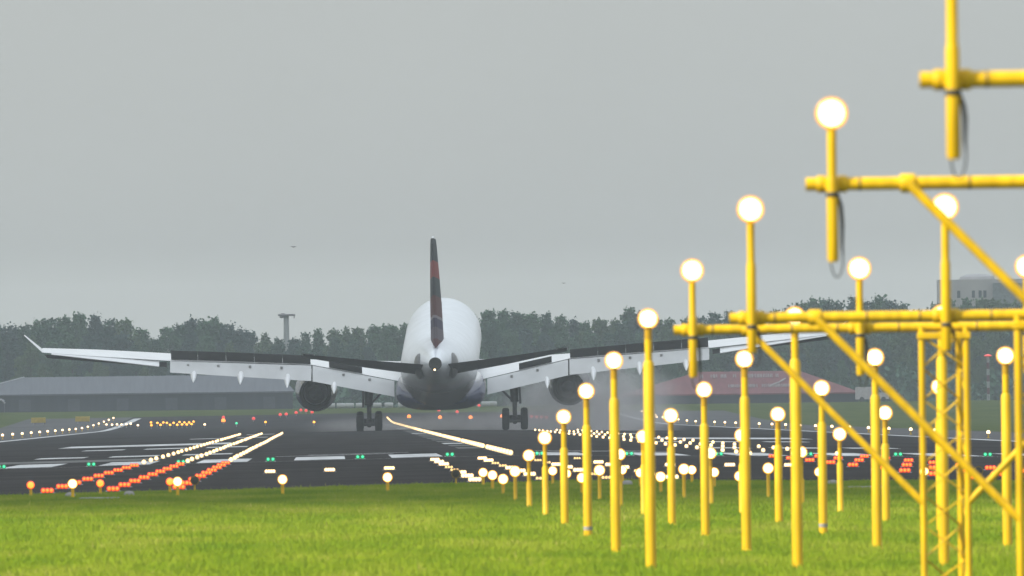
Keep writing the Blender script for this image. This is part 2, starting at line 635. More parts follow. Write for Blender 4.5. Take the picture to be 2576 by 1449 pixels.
def post(h, D):
    """One lamp post: thick lower tube, thin upper tube, pale coupling at the foot."""
    e = empty('approach_lamp_post', (0, 0, 0), 'x', 'lamp post', GP)
    ch = []
    tall = h > 0.7
    r = 0.055 if h > 1.4 else (0.047 if h > 0.7 else 0.033)
    zt = h - 0.10
    zm = max(0.25, zt - 0.33) if tall else zt
    p = MB().lathe([(r * 1.5, 0.0), (r * 1.5, 0.02), (r, 0.05), (r, zm - 0.03), (r * 0.72, zm)] if tall else [(r * 1.3, 0), (r * 1.3, 0.015), (r, 0.03), (r, zm)], n=14).build('post', M['yellow'], e)
    ch.append((p, []))
    if tall:
        u = MB().lathe([(r * 0.68, zm), (r * 0.68, zt - 0.11)], n=12).lathe([(r * 0.70, zt - 0.11), (r * 0.70, zt), (r * 0.9, zt), (r * 0.9, zt + 0.03)], n=12, mi=1).build('upper_tube', [M['yellow'], M['neck_shade']], e)
        ch.append((u, []))
        if D == 304:
            b = MB().lathe([(r * 1.04, 0.13), (r * 1.04, 0.175)], n=14).build('coupling', M['band'], e)
            ch.append((b, []))
    hh, ln = lamp_parts(e, h, 0.094 if h > 1.0 else 0.088)
    ch.append((hh, [ln]))
    return e, ch

side_words = ['leftmost', 'second', 'third', 'rightmost']
for ri, D in enumerate(rows):
    if D < 244 or D == 484:
        continue
    src, ch = post(lampz[D], D)
    for k in range(4):
        x = CL + (k - 1.5) * PITCH
        px = XV + x * FPX / D
        if px > 2640:
            continue
        w = ['leftmost', 'second from the left', 'third from the left', 'fourth from the left'][k]
        lab = 'yellow lit post, %s in the %s approach row from the camera' % (w, ORD[ri])
        loc = (x, D, gz(x, D) - 0.01)
        if k == 0:
            src.location = loc
            src['label'] = lab
        else:
            dup(src, [c for c in ch if not (c[0].name.startswith('coupling') and (D, k) not in ((304, 2),))], loc, lab)

# the 300 m crossbar row: short posts right across
src, ch = post(lampz[484], 484)
cross = [-2.25, -0.75, 0.75, 2.25] + [s * (2.25 + 2.13 * k) for k in range(1, 6) for s in (-1, 1)]
cross = sorted(c for c in cross if -8 + CL * 0 < c + 3.2 or True)
first = True
vis = [c for c in cross if -40 < XV + (CL + c) * FPX / 484 < 2640]
for i, c in enumerate(vis):
    x = CL + c
    lab = 'short yellow white-lit post, %s from the left in the wide crossbar row' % ORD[i]
    loc = (x, 484.0, gz(x, 484) - 0.01)
    if first:
        src.location = loc; src['label'] = lab; first = False
    else:
        dup(src, ch, loc, lab)

# orange-red side lamps on short posts beside the row at 514 m
e = empty('side_row_lamp_post', (0, 0, 0), 'x', 'lamp post', 'orange side lamps on short posts')
p = MB().lathe([(0.045, 0), (0.045, 0.015), (0.032, 0.03), (0.032, 0.2)], n=12).build('post', M['yellow'], e)
hh, ln = lamp_parts(e, 0.29, 0.08, 'lamp_orange')
chs = [(p, []), (hh, [ln])]
for i, c in enumerate((-12, -10.5, -9, 9, 10.5, 12)):
    x = CL + c
    side = 'left' if c < 0 else 'right'
    lab = 'orange lamp on a short post at the asphalt edge, %s of three, %s' % (['leftmost', 'middle', 'rightmost'][i % 3], side)
    loc = (x, 514.0, gz(x, 514) - 0.01)
    if i == 0:
        e.location = loc; e['label'] = lab
    else:
        dup(e, chs, loc, lab)

# frames: crossbar on a lattice mast, four lamp stems clamped to it
def frame(D, zl, zb, stub, label, mast=True):
    e = empty('approach_light_frame', (CL, D, 0), label, 'light frame', 'yellow crossbar frames carrying approach lamps')
    rb = 0.043
    bar = MB().tube((-2.42, 0, zb), (2.42, 0, zb), rb, n=14).build('crossbar', M['yellow'], e)
    for xq in (-2.07, -1.36, -0.95, -0.4, 0.3, 0.95, 1.36, 2.0):
        MB().lathe([(rb * 1.02, -0.009), (rb * 1.07, -0.006), (rb * 1.07, 0.006), (rb * 1.02, 0.009)], (xq, 0, zb), 'X', 12).build('clamp', M['yellow_dark'], bar)
    for k in range(4):
        x = (k - 1.5) * PITCH
        y = -0.076
        zt = zl - 0.10
        st = MB().lathe([(0.028, stub), (0.037, stub + 0.02), (0.037, stub + 0.3), (0.037, zt - 0.34), (0.033, zt - 0.32), (0.030, zt - 0.3), (0.030, zt), (0.040, zt), (0.040, zt + 0.03)], (x, y, 0), 'Z', 14).build('lamp_stem', M['yellow'], e)
        cl = MB()
        for q in (-0.068, 0.068):
            cl.lathe([(0.048, -0.032), (0.056, -0.022), (0.056, 0.022), (0.048, 0.032)], (x + q, 0, zb), 'X', 12)
        cl.lathe([(0.038, zb - 0.085), (0.041, zb - 0.08), (0.041, zb - 0.056), (0.038, zb - 0.052)], (x, y, 0), 'Z', 12, 1)
        cl.box((x - 0.05, -0.06, zb - 0.04), (x + 0.05, 0.05, zb + 0.04), 0, 0.01)
        cl.build('stem_clamp', [M['yellow'], M['black']], st)
        pts = [(x + 0.03, y + 0.05, zb - 0.06), (x + 0.055, y + 0.02, zb - 0.14), (x + 0.062, y + 0.01, (zb + stub) / 2), (x + 0.06, y + 0.01, stub + 0.1)]
        for i in range(11):
            a = math.pi * i / 10
            pts.append((x + 0.025 + 0.04 * math.cos(a), y + 0.01, stub + 0.03 - 0.13 * math.sin(a)))
        MB().path(pts, [0.012, 0.014, 0.014, 0.010] + [0.005] * 11, 6).build('cable', M['black'], st)
        h = MB().lathe([(0.03, 0.10 + y), (0.074, 0.07 + y), (0.098, y), (0.098, y - 0.035), (0.09, y - 0.035)], (x, 0, zl), 'Y', 16).build('lamp_housing', M['yellow'], e)
        MB().lathe([(0.087, y - 0.03), (0.083, y - 0.055), (0.068, y - 0.072), (0.04, y - 0.083), (0.005, y - 0.087)], (x, 0, zl), 'Y', 16).lathe([(0.102, y - 0.012), (0.107, y - 0.03), (0.085, y - 0.05)], (x, 0, zl), 'Y', 16, 1, False, False).build('lens', [M['lamp'], M['lamp_halo']], h)  # second lathe is the added halo ring
    if mast:
        w = 0.20
        zt = zb - 0.0
        legs = [(-w, -0.12), (w, -0.12), (w * 0.72, 0.24)]
        for lx, ly in legs:
            MB().tube((lx, ly, -0.05), (lx, ly, zt - 0.0), 0.029, n=10).build('mast_leg', M['yellow'], e)
        for a, b in ((0, 1), (1, 2), (2, 0)):
            br = MB()
            pa, pb = legs[a], legs[b]
            npan = max(3, int(zt / 0.27))
            pts = []
            for i in range(npan + 1):
                q = pa if i % 2 == 0 else pb
                pts.append((q[0], q[1], 0.02 + (zt - 0.1) * i / npan))
            br.path(pts, [0.0115] * len(pts), 6)
            br.build('bracing', M['yellow'], e)
        for s in (-1, 1):
            MB().tube((s * 1.76, -0.05, zb), (s * 0.2, -0.12, zb - 1.58), 0.031, n=10).build('diagonal_brace', M['yellow'], e)
            MB().lathe([(0.055, -0.05), (0.062, -0.04), (0.062, 0.04), (0.055, 0.05)], (s * 1.76, 0, zb), 'X', 12).build('brace_clamp', M['yellow'], e)
        MB().box((-0.24, -0.16, zt - 0.11), (0.24, -0.10, zt - 0.05), 0, 0.008).build('head_plate', M['yellow'], e)
    return e

frame(124.0, 3.98, 3.386, 2.97, 'yellow crossbar frame at the top corner, its lamps above the picture edge')
frame(154.0, 3.58, 3.124, 2.62, 'second nearest yellow crossbar frame, its lit lamp alone against the grey sky')
frame(184.0, 3.21, 2.37, 2.10, 'third nearest yellow crossbar frame, upper of the two bars that almost overlap')
frame(214.0, 2.91, 2.377, 1.95, 'fourth yellow crossbar frame on a full lattice mast, lower of two overlapping bars')

# ------------------------------------------------------------------ lights set in the pavement
def fixture(nb, pitch, r, mk, name, cat, group, lift=0.0):
    """A low steel fitting with nb bright bulbs facing the approach."""
    e = MB()
    half = (nb - 1) * pitch / 2 + r * 1.2
    e.lathe([(half + 0.03, 0.0), (half + 0.03, 0.015), (half, 0.03), (half * 0.6, 0.035)], (0, 0.05 + half, 0), 'Z', 14, 0)
    for k in range(nb):
        x = (k - (nb - 1) / 2) * pitch
        halo = {'lamp_red': 'halo_red', 'lamp_green': 'halo_green'}.get(mk, 'halo_white')
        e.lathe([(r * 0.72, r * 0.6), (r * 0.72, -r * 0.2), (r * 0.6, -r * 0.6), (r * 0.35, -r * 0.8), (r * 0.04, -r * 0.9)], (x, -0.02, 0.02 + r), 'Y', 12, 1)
        e.lathe([(r * 1.2, r * 0.7), (r * 1.22, r * 0.1), (r * 0.8, -r * 0.1)], (x, -0.02, 0.02 + r), 'Y', 12, 2, False, False)  # glowing ring round the bulb imitates its bloom
        e.box((x - r * 0.5, 0.0, 0.0), (x + r * 0.5, 0.08, 0.02 + r), 0)
    o = e.build(name, [M['steel'], M[mk], M[halo]])
    tag(o, 'x', cat, group)
    return o

class Placer:
    def __init__(s, src):
        s.src, s.first = src, True
    def put(s, x, y, label, dz=0.0, off=0.02, abs_z=None):
        z = gz(x, y) + off + dz if abs_z is None else abs_z
        if s.first:
            s.src.location = (x, y, z); s.src['label'] = label; s.first = False
            return s.src
        return one(s.src, (x, y, z), label)

def inview(x, y, m=60):
    return -m < XV + x * FPX / y < 2576 + m

# green threshold pairs
pl = Placer(fixture(2, 0.165, 0.062, 'lamp_green', 'threshold_light', 'runway light', 'green threshold lights across the runway'))
gi = 0
for k in range(-10, 10):
    x = CL + 0.05 + (k + 0.5) * 3.06
    if inview(x, THR):
        gi += 1
        pl.put(x, THR, 'green twin threshold light, %s from the left across the runway' % ORD[gi - 1])

# red side rows and white centre barrettes before the threshold
APR = [544 + 30 * k for k in range(9)]
pr = Placer(fixture(3, 0.092, 0.052, 'lamp_red', 'side_row_light', 'approach light', 'red side row lights set in the asphalt'))
pw = Placer(fixture(4, 0.068, 0.042, 'lamp_small', 'centre_row_light', 'approach light', 'white centre row lights set in the asphalt'))
pd = Placer(fixture(3, 0.075, 0.026, 'lamp_dim', 'centre_row_light', 'approach light', 'white centre row lights set in the asphalt'))
cols = {-12: 'outer column on the left', -10.5: 'middle column on the left', -9: 'inner column on the left', 9: 'inner column on the right', 10.5: 'middle column on the right', 12: 'outer column on the right'}
for i, y in enumerate(APR):
    for c, w in cols.items():
        if inview(CL + c, y):
            pr.put(CL + c, float(y), 'red three-bulb light in the asphalt, %s, %s row from the grass' % (w, ORD[i]))
    for k in range(4):
        w = ['first', 'second', 'third', 'fourth'][k]
        if y < THR - 35:
            (pd if (i * 7 + k * 3) % 5 in (1, 3) else pw).put(CL + (k - 1.5) * PITCH, float(y), 'white lit fitting in the asphalt, %s column from the left, %s row from the grass' % (w, ORD[i]))
for k in range(1, 4):
    for s in (-1, 1):
        x = CL + s * (2.25 + 1.66 * k)
        pw.put(x, 664.0, 'white four-bulb crossbar light alone on dark asphalt, %s %s of the centre rows' % (ORD[k - 1], 'left' if s < 0 else 'right'))

# touchdown zone lights, three abreast each side, and the centreline
pt = Placer(fixture(1, 0.1, 0.066, 'lamp_small', 'touchdown_zone_light', 'runway light', 'white touchdown zone lights'))
tw = {-12: 'outer row', -10.5: 'middle row', -9: 'inner row', 9: 'inner row', 10.5: 'middle row', 12: 'outer row'}
for i in range(30):
    y = THR + 12 + 30 * i
    for c, w in tw.items():
        if inview(CL + c, y):
            pt.put(CL + c + rnd.uniform(-0.03, 0.03), y + rnd.uniform(-1, 1), 'small white touchdown light, %s %s of the centreline, %s after the threshold' % (w, 'left' if c < 0 else 'right', ORD[i]))
pc = Placer(fixture(1, 0.1, 0.078, 'lamp_small', 'centreline_light', 'runway light', 'white runway centreline lights'))
for i in range(128):
    if i in (9, 21, 34, 52, 53, 77):
        continue
    y = THR + 4 + 15 * i
    pc.put(CL + 0.62 + 0.25 * sst(1500, 2600, y), y, 'small white light in the dense straight line of centreline lights along the runway')

# runway edge lights, 60 m apart on both edges
def edge_light(mk):
    e = MB()
    e.lathe([(0.10, 0), (0.10, 0.02), (0.045, 0.04), (0.045, 0.2), (0.085, 0.22), (0.085, 0.26)], n=12, mi=0)
    e.lathe([(0.095, 0.26), (0.105, 0.31), (0.10, 0.37), (0.07, 0.42), (0.02, 0.44)], n=12, mi=1)
    return tag(e.build('edge_light', [M['yellow'], M[mk]]), 'x', 'runway light', 'runway edge lights')
pe = Placer(edge_light('lamp_far'))
for s, w in ((-1, 'left'), (1, 'right')):
    n = 0
    for k in range(0, 27):
        y = 1284.0 + 60 * k
        x = CL + s * 31.5
        if inview(x, y) and y < 2880:
            pe.put(x, y, 'pale edge light on the %s edge of the runway, %s from the camera' % (w, ORD[n]))
            n += 1

# lamps far down the field, placed where the terrain shows them
far = [
    ('lamp_far', 'white', [(268, 1068), (282, 1068.5), (294.5, 1068), (306, 1068), (318, 1067.5), (329, 1066), (347, 1070), (515, 1068)], 'small white taxiway lamp in the row beyond the left runway edge', 0.12),
    ('lamp_amber', 'amber', [(380, 1063), (381, 1070), (396, 1064), (404, 1069), (411, 1063), (420, 1064), (428, 1069), (437, 1064), (446, 1069), (452, 1062), (458, 1068), (464, 1063), (470, 1068), (476, 1063), (482, 1067), (487, 1061), (668, 1062), (790, 1062)], 'amber lamp in the bright cluster beyond the left side of the runway', 0.13),
    ('lamp_orange', 'orange', [(1029, 1048), (1107, 1050), (1184, 1050), (1263, 1047)], 'orange lamp on a post across the far runway end, %s of four', 0.22),
    ('lamp_orange', 'orange', [(562, 1058)], 'lone orange lamp between the amber cluster and the left engine', 0.24),
    ('lamp_redfar', 'red', [(638, 1053), (562, 1050), (1337, 1048), (1104, 1032), (1150, 1036), (1205, 1020), (720, 1042), (745, 1038), (770, 1033), (785, 1037), (705, 1043), (757, 1032), (1350, 1049), (1362, 1049), (1375, 1050)], 'dim red lamp on the far grass near the airliner', 0.2),
    ('lamp_green', 'green', [(595, 1065)], 'single green lamp right of the amber lamp cluster', 0.13),
    ('lamp_far', 'white', [(1625, 1049), (1640, 1050), (1652, 1049), (1668, 1050), (1685, 1051)], 'small warm lamp beyond the right runway edge among yellow posts', 0.14),
]
for mk, word, pts, lab, r in far:
    mb = MB()
    mb.lathe([(0.12, -0.45), (0.12, -0.42), (0.04, -0.4), (0.04, -r * 0.9), (r * 0.8, -r * 0.9), (r * 0.8, -r * 0.6)], n=10, mi=0)
    mb.lathe([(r * 0.8, -r * 0.6), (r, 0), (r * 0.8, r * 0.6), (r * 0.2, r)], n=12, mi=1)
    o = tag(mb.build('field_lamp', [M['steel'], M[mk]]), 'x', 'field lamp', '%s lamps far down the airfield' % word)
    P_ = Placer(o)
    for i, (x, y) in enumerate(pts):
        p = ground_at(x, y, 600, 3300, 0.4)
        P_.put(p.x, p.y, lab % ORD[i] if '%s' in lab else lab, abs_z=p.z)

# dark-faced units in yellow frames at the asphalt edge, low domes and slabs on the grass
us = empty('strobe_unit', (0, 0, 0), 'x', 'strobe light', 'unlit strobe units at the grass edge')
a = MB().lathe([(0.02, 0.0), (0.02, 0.17)], n=8).build('stem', M['yellow'], us)
b = MB().lathe([(0.05, 0.12), (0.09, 0.1), (0.105, 0.0), (0.105, -0.03), (0.088, -0.03)], (0, 0, 0.27), 'Y', 16).build('case', M['yellow_dark'], us)
c = MB().lathe([(0.09, -0.02), (0.08, -0.032), (0.03, -0.04), (0.005, -0.041)], (0, 0, 0.27), 'Y', 16).build('dark_lens', M['black'], us)
for i, (x, y, lab) in enumerate(((1147, 1195, 'black-faced unlit strobe left of the white centre row lamps'), (490, 1214, 'black-faced unlit strobe among the red lights on the left'), (2462, 1189, 'black-faced unlit strobe right of the lattice mast'))):
    p = at(x, y, 524)
    loc = (p.x, 524.0, gz(p.x, 524))
    if i == 0:
        us.location = loc; us['label'] = lab
    else:
        dup(us, [(a, []), (b, []), (c, [])], loc, lab)
dm = MB().lathe([(0.115, 0), (0.112, 0.05), (0.085, 0.085), (0.04, 0.10), (0.004, 0.102)], n=16).build('pit_cover', M['concrete'])
tag(dm, 'x', 'cover', 'grey domed pit covers in the grass')
P_ = Placer(dm)
for x, lab in ((177, 'grey domed pit cover on the grass under the leftmost white lamp'), (325, 'grey domed pit cover on the grass left of the orange lamps'), (1578, 'grey domed pit cover behind the second column of lamp posts'), (1785, 'grey domed pit cover behind the third column of lamp posts'), (2095, 'grey domed pit cover left of the fourth column of lamp posts')):
    p = at(x, 1235, 499)
    P_.put(p.x, 499.0, lab, off=0.03)
sl = tag(MB().box((-0.4, -1.2, 0), (0.4, 1.2, 0.072), 0, 0.02).build('concrete_slab', M['concrete']), 'x', 'slab', 'pale concrete slabs let into the grass')
P_ = Placer(sl)
for x, lab in ((250, 'pale concrete slab in the grass at the left below the red lights'), (2185, 'pale concrete slab in the grass behind the right lamp posts')):
    p = at(x, 1246, 470)
    P_.put(p.x, 470.0, lab, off=0.0)

# ------------------------------------------------------------------ airliner
def airliner():
    root = empty('airliner', (0, 0, 0), 'white twin-engine airliner touching down, seen from behind, dark blue and red tail fin', 'airliner')
    R = Matrix.Rotation(-0.0165, 4, 'Z') @ Matrix.Rotation(0.072, 4, 'X') @ Matrix.Rotation(-0.0115, 4, 'Y')
    X0 = 8.12
    root.matrix_world = Matrix.Translation((X0, 1749.0, gz(X0, 1749) - 0.02)) @ R
    ZC = 5.43
    white = mat('airliner_white', (0.80, 0.80, 0.81), 0.28, 0.04, 0.6)
    grey = mat('airliner_grey', (0.52, 0.52, 0.52), 0.35, 0.05, 0.9, stretch=(1, 0.4, 1))
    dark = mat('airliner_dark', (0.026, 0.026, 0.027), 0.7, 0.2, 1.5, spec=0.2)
    navy = mat('airliner_navy', (0.014, 0.02, 0.09), 0.22, 0.1, 1.0)
    gear = mat('gear_grey', (0.09, 0.09, 0.10), 0.5, 0.2, 4.0, metal=0.2)
    tyre = mat('tyre_rubber', (0.018, 0.018, 0.019), 0.8, 0.2, 5.0)
    metal = mat('exhaust_metal', (0.06, 0.058, 0.056), 0.5, 0.2, 3.0, metal=0.5)

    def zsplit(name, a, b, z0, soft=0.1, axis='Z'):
        """a below the local height z0, b above it: two tones meeting on the skin."""
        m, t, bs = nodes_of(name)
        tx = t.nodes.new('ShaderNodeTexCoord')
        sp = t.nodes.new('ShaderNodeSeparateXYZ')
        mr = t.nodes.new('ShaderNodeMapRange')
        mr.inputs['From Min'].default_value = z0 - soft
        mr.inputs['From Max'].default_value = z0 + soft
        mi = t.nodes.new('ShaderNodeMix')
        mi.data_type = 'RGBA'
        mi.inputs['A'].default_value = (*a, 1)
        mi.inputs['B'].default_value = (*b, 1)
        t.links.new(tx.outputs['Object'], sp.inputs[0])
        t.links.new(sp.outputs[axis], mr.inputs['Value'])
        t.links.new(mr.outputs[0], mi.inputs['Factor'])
        gr = t.nodes.new('ShaderNodeTexNoise')
        gr.inputs['Scale'].default_value = 0.9
        gr.inputs['Detail'].default_value = 6.0
        gm = t.nodes.new('ShaderNodeMapRange')
        gm.inputs['To Min'].default_value = 0.80
        gm.inputs['To Max'].default_value = 1.1
        gv = t.nodes.new('ShaderNodeMix')
        gv.data_type = 'RGBA'
        gv.blend_type = 'MULTIPLY'
        gv.inputs['Factor'].default_value = 1.0
        t.links.new(tx.outputs['Object'], gr.inputs['Vector'])
        t.links.new(gr.outputs['Fac'], gm.inputs['Value'])
        t.links.new(mi.outputs['Result'], gv.inputs['A'])
        t.links.new(gm.outputs[0], gv.inputs['B'])
        t.links.new(gv.outputs['Result'], bs.inputs['Base Color'])
        bs.inputs['Roughness'].default_value = 0.24
        return m

    # fuselage
    prof = [(31.6, 0.12, -0.75), (31.2, 0.6, -0.68), (30.2, 1.25, -0.5), (28.6, 1.95, -0.3), (26.2, 2.5, -0.1), (23.4, 2.77, -0.02), (20, 2.82, 0), (12, 2.82, 0),
            (4, 2.82, 0), (-4, 2.82, 0), (-10, 2.82, 0), (-13.5, 2.77, 0.05), (-17, 2.6, 0.28), (-20, 2.32, 0.6), (-23, 1.93, 0.98), (-26, 1.47, 1.34), (-28.5, 1.04, 1.55), (-30.3, 0.68, 1.66), (-31.3, 0.47, 1.69)]
    n = 40
    rs = [[(r * math.cos(2 * math.pi * i / n), y, ZC + dz + r * math.sin(2 * math.pi * i / n)) for i in range(n)] for y, r, dz in prof]
    fus = MB().rings(rs, 0, True, False).build('fuselage', zsplit('fuselage_shaded_paint', (0.085, 0.085, 0.085), (0.80, 0.84, 0.90), ZC + 0.05, 1.35), root)  # shade of the underside painted in as a soft dark lower tone
    ap = MB()
    ap.lathe([(0.47, 0.0), (0.40, -0.02), (0.34, 0.12), (0.30, 0.7), (0.02, 0.75)], (0, -31.3, ZC + 1.69), 'Y', 20)
    ap.build('exhaust_outlet', M['black'], root)
    MB().lathe([(0.01, -0.10), (0.05, -0.08), (0.07, -0.02), (0.07, 0.02)], (-0.05, -31.3, ZC + 1.26), 'Y', 10).build('tail_light', glow('tail_light', (1, 0.7, 0.35), 3.0), root)
    # belly fairing with the dark blue wave on its corners
    bf = []
    for y, hw, zt, zb in ((9.5, 1.4, -1.9, -2.6), (7, 2.7, -1.4, -3.05), (3, 3.22, -0.9, -3.45), (-1, 3.30, -0.8, -3.58), (-5, 3.25, -0.9, -3.56), (-8, 2.9, -1.2, -3.3), (-10, 2.0, -1.8, -2.8)):
        ring = []
        zc, hh = (zt + zb) / 2, (zt - zb) / 2
        for i in range(28):
            t = 2 * math.pi * i / 28
            c, s_ = math.cos(t), math.sin(t)
            ring.append((hw * math.copysign(abs(c) ** 0.62, c), y, ZC + zc + hh * math.copysign(abs(s_) ** 0.75, s_)))
        bf.append(ring)
    MB().rings(bf).build('belly_fairing', zsplit('fairing_paint', (0.012, 0.018, 0.085), (0.80, 0.80, 0.82), ZC - 1.35, 0.12), root)
    # stabiliser seal plates, two antennas, beacon glints
    for s in (-1, 1):
        rr = []
        for k in range(9):
            a = math.pi * k / 8
            rr.append([(s * (1.16 + 0.46 * math.sin(a) * math.cos(b_)), -26.4 + 1.7 * math.sin(a) * math.sin(b_), 6.62 + 0.95 * math.cos(a)) for b_ in [2 * math.pi * i / 12 for i in range(12)]])
        MB().rings(rr, 0, False, False).build('seal_plate', mat('seal_plate_grey', (0.11, 0.11, 0.11), 0.5), root)
    for y in (14.0, -6.0):
        MB().slab([(0, y + 0.25, ZC + 2.80), (0, y - 0.25, ZC + 2.80), (0, y - 0.22, ZC + 3.1), (0, y, ZC + 3.1)], 0.05).build('antenna', grey, root)

    # lofted surfaces
    def foil(c):
        return 5 * (0.2969 * math.sqrt(c) - 0.126 * c - 0.3516 * c * c + 0.2843 * c ** 3 - 0.1015 * c ** 4)
    CS = [1.0, 0.85, 0.7, 0.55, 0.4, 0.28, 0.17, 0.08, 0.025, 0.0]
    def section(x, yle, yte, zle, zte, th, vertical=False):
        pts = []
        for c in CS:
            pts.append((c, 1))
        for c in CS[::-1][1:-1]:
            pts.append((c, -1))
        out = []
        for c, sg in pts:
            y = yle + (yte - yle) * c
            z = zle + (zte - zle) * c
            h = foil(c) * th * (1.15 if sg > 0 else 0.85) + (0.02 if c == 1.0 else 0.0)
            if vertical:
                out.append((sg * h, y, x))
            else:
                out.append((x, y, z + sg * h))
        return out
    ST = [(1.8, 11.4, -2.2, 4.15, 3.70, 0.95), (3.3, 10.6, -2.3, 4.15, 3.90, 0.90), (9.4, 6.9, -2.6, 4.72, 5.22, 0.52), (14.5, 3.6, -4.0, 5.38, 5.62, 0.42), (19.7, 0.3, -5.4, 6.02, 5.96, 0.36), (25, -3.0, -6.9, 6.7, 6.52, 0.26), (29.0, -5.6, -8.0, 7.12, 6.98, 0.17)]
    def te(x):
        for (x0, _, y0, _, z0, _), (x1, _, y1, _, z1, _) in zip(ST, ST[1:]):
            if x0 <= x <= x1:
                u = (x - x0) / (x1 - x0)
                return y0 + (y1 - y0) * u, z0 + (z1 - z0) * u
    def flap(s, xa, xb, ha, hb, ch):
        """A flap panel hanging behind the trailing edge, drooped."""
        ya, za = te(xa)
        yb, zb = te(xb)
        prof_ = [(0.0, 0.0), (0.12, 0.13), (0.35, 0.10), (0.7, 0.05), (1.0, 0.0), (0.7, -0.06), (0.35, -0.08), (0.12, -0.06)]
        rr = []
        for x, y, z, h in ((xa, ya, za, ha), (xb, yb, zb, hb)):
            rr.append([(s * x, y + 0.05 - ch * u + 0.25 * v, z - 0.02 - h * u + v * 0.9) for u, v in prof_])
        return MB().rings(rr)
    for s in (-1, 1):
        rs = [section(*a) for a in ST]
        rs = [[(s * p[0], p[1], p[2]) for p in r] for r in rs]
        wing = MB().rings(rs).build('wing', white, root)
        # winglet: canted blade from the tip
        wl = []
        for u in (0, 0.15, 0.5, 1.0):
            ch_ = 2.3 - 1.5 * u
            yl = -5.9 - 1.9 * u
            off = 1.28 * (0.3 * u + 0.7 * u) 
            wl.append([(s * (28.95 + off + (0.03 + 0.03 * (1 - u)) * q), yl - ch_ * c, 7.02 + 1.28 * u - (0.03 + 0.03 * (1 - u)) * q * 0.8) for c, q in ((0, 0), (0.25, 1), (0.6, 0.8), (1, 0), (0.6, -0.8), (0.25, -1))])
        MB().rings(wl).build('winglet', white, wing)
        fl = flap(s, 3.4, 9.35, 1.05, 1.05, 1.6).build('flap', grey, root)
        fo = flap(s, 9.45, 19.7, 1.05, 0.72, 1.4).build('flap', grey, root)
        for x in (5.2, 7.1, 11.6, 13.9, 16.2, 18.4):
            y, z = te(x)
            MB().box((s * x - 0.09, y - 0.55, z - 0.34), (s * x + 0.09, y - 0.30, z - 0.14), 0, 0.02).build('flap_hinge', mat('hinge_grey', (0.30, 0.30, 0.30), 0.6), fl if x < 9.4 else fo)
        # drooped aileron sliver outboard of the flaps
        ya, za = te(20.0)
        yb, zb = te(28.3)
        MB().slab([(s * 20.5, ya + 0.1, za), (s * 28.3, yb + 0.1, zb), (s * 28.3, yb - 0.3, zb - 0.06), (s * 20.5, ya - 0.7, za - 0.36)], 0.05).build('aileron', white, root)
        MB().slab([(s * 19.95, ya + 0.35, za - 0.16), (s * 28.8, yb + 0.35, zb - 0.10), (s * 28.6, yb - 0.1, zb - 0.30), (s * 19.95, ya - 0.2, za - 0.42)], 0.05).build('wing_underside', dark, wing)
        # raised ground spoilers, dark behind
        xs = [9.5, 11.55, 13.6, 15.65, 17.7, 19.65]
        for xa, xb in zip(xs, xs[1:]):
            q = []
            for x in (xa + 0.01, xb - 0.01):
                y, z = te(x)
                q.append((x, y, z))
            (x0, y0, z0), (x1, y1, z1) = q
            r0 = 0.68 + 0.09 * (x0 - 9.5) / 10.2 + rnd.uniform(-0.015, 0.015)
            r1 = r0 + 0.015
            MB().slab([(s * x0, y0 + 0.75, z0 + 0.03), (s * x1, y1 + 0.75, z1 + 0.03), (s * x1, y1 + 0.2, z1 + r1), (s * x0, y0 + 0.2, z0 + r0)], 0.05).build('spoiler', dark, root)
        q = []
        for x, dz in ((5.75, 0.0), (8.15, 0.0)):
            y, z = te(x)
            q.append((x, y, z))
        (x0, y0, z0), (x1, y1, z1) = q
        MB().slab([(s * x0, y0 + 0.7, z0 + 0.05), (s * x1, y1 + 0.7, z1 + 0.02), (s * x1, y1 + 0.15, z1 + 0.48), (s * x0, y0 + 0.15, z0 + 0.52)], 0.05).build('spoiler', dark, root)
        # flap track fairings
        for x, hh in ((7.8, 1.05), (11.2, 1.0), (14.6, 0.86), (18.0, 0.78)):
            y, z = te(x)
            pts, rad = [], []
            for u, r in ((0, 0.04), (0.12, 0.22), (0.35, 0.30), (0.6, 0.28), (0.85, 0.16), (1.0, 0.03)):
                pts.append((s * x, y + 2.0 - 4.6 * u, z - 0.42 - (hh + 0.22) * u ** 1.5 + 0.1))
                rad.append(r)
            MB().path(pts, rad, 12).build('flap_fairing', white, root)
        # engine with nozzle and plug
        ex, ez = s * 9.30, 2.74
        nc = MB().lathe([(1.18, -0.25), (1.24, 0.0), (1.38, 1.2), (1.52, 3.0), (1.55, 4.6), (1.48, 5.6), (1.34, 6.0), (1.22, 5.9), (1.2, 5.0)], (ex, 2.6, ez), 'Y', 32, 0, False, False).build('engine_nacelle', zsplit('nacelle_paint_%s' % ('l' if s < 0 else 'r'), (0.022, 0.03, 0.11), (0.022, 0.03, 0.11), 0), root)
        MB().lathe([(1.16, -0.24), (1.08, 0.5), (0.98, 1.5), (0.02, 1.7)], (ex, 2.6, ez), 'Y', 32, 0, False, True).build('bypass_duct', metal, nc)
        MB().lathe([(0.02, -1.5), (0.2, -1.1), (0.42, -0.5), (0.5, 0.3)], (ex, 2.6, ez), 'Y', 20).build('exhaust_plug', dark, nc)
        MB().lathe([(0.68, -0.75), (0.72, -0.6), (0.85, 0.6), (0.9, 1.4)], (ex, 2.6, ez), 'Y', 28, 0, False, False).build('core_nozzle', metal, nc)
        MB().lathe([(0.04, 5.2), (0.3, 5.0), (1.2, 4.6)], (ex, 2.6, ez), 'Y', 24).build('fan', dark, nc)
        MB().slab([(ex, 7.2, ez + 1.35), (ex, 2.2, ez + 0.9), (ex, 3.0, 4.9), (ex, 6.4, 5.0)], 0.42).build('pylon', white, root)
        # main gear
        gx = s * 5.34
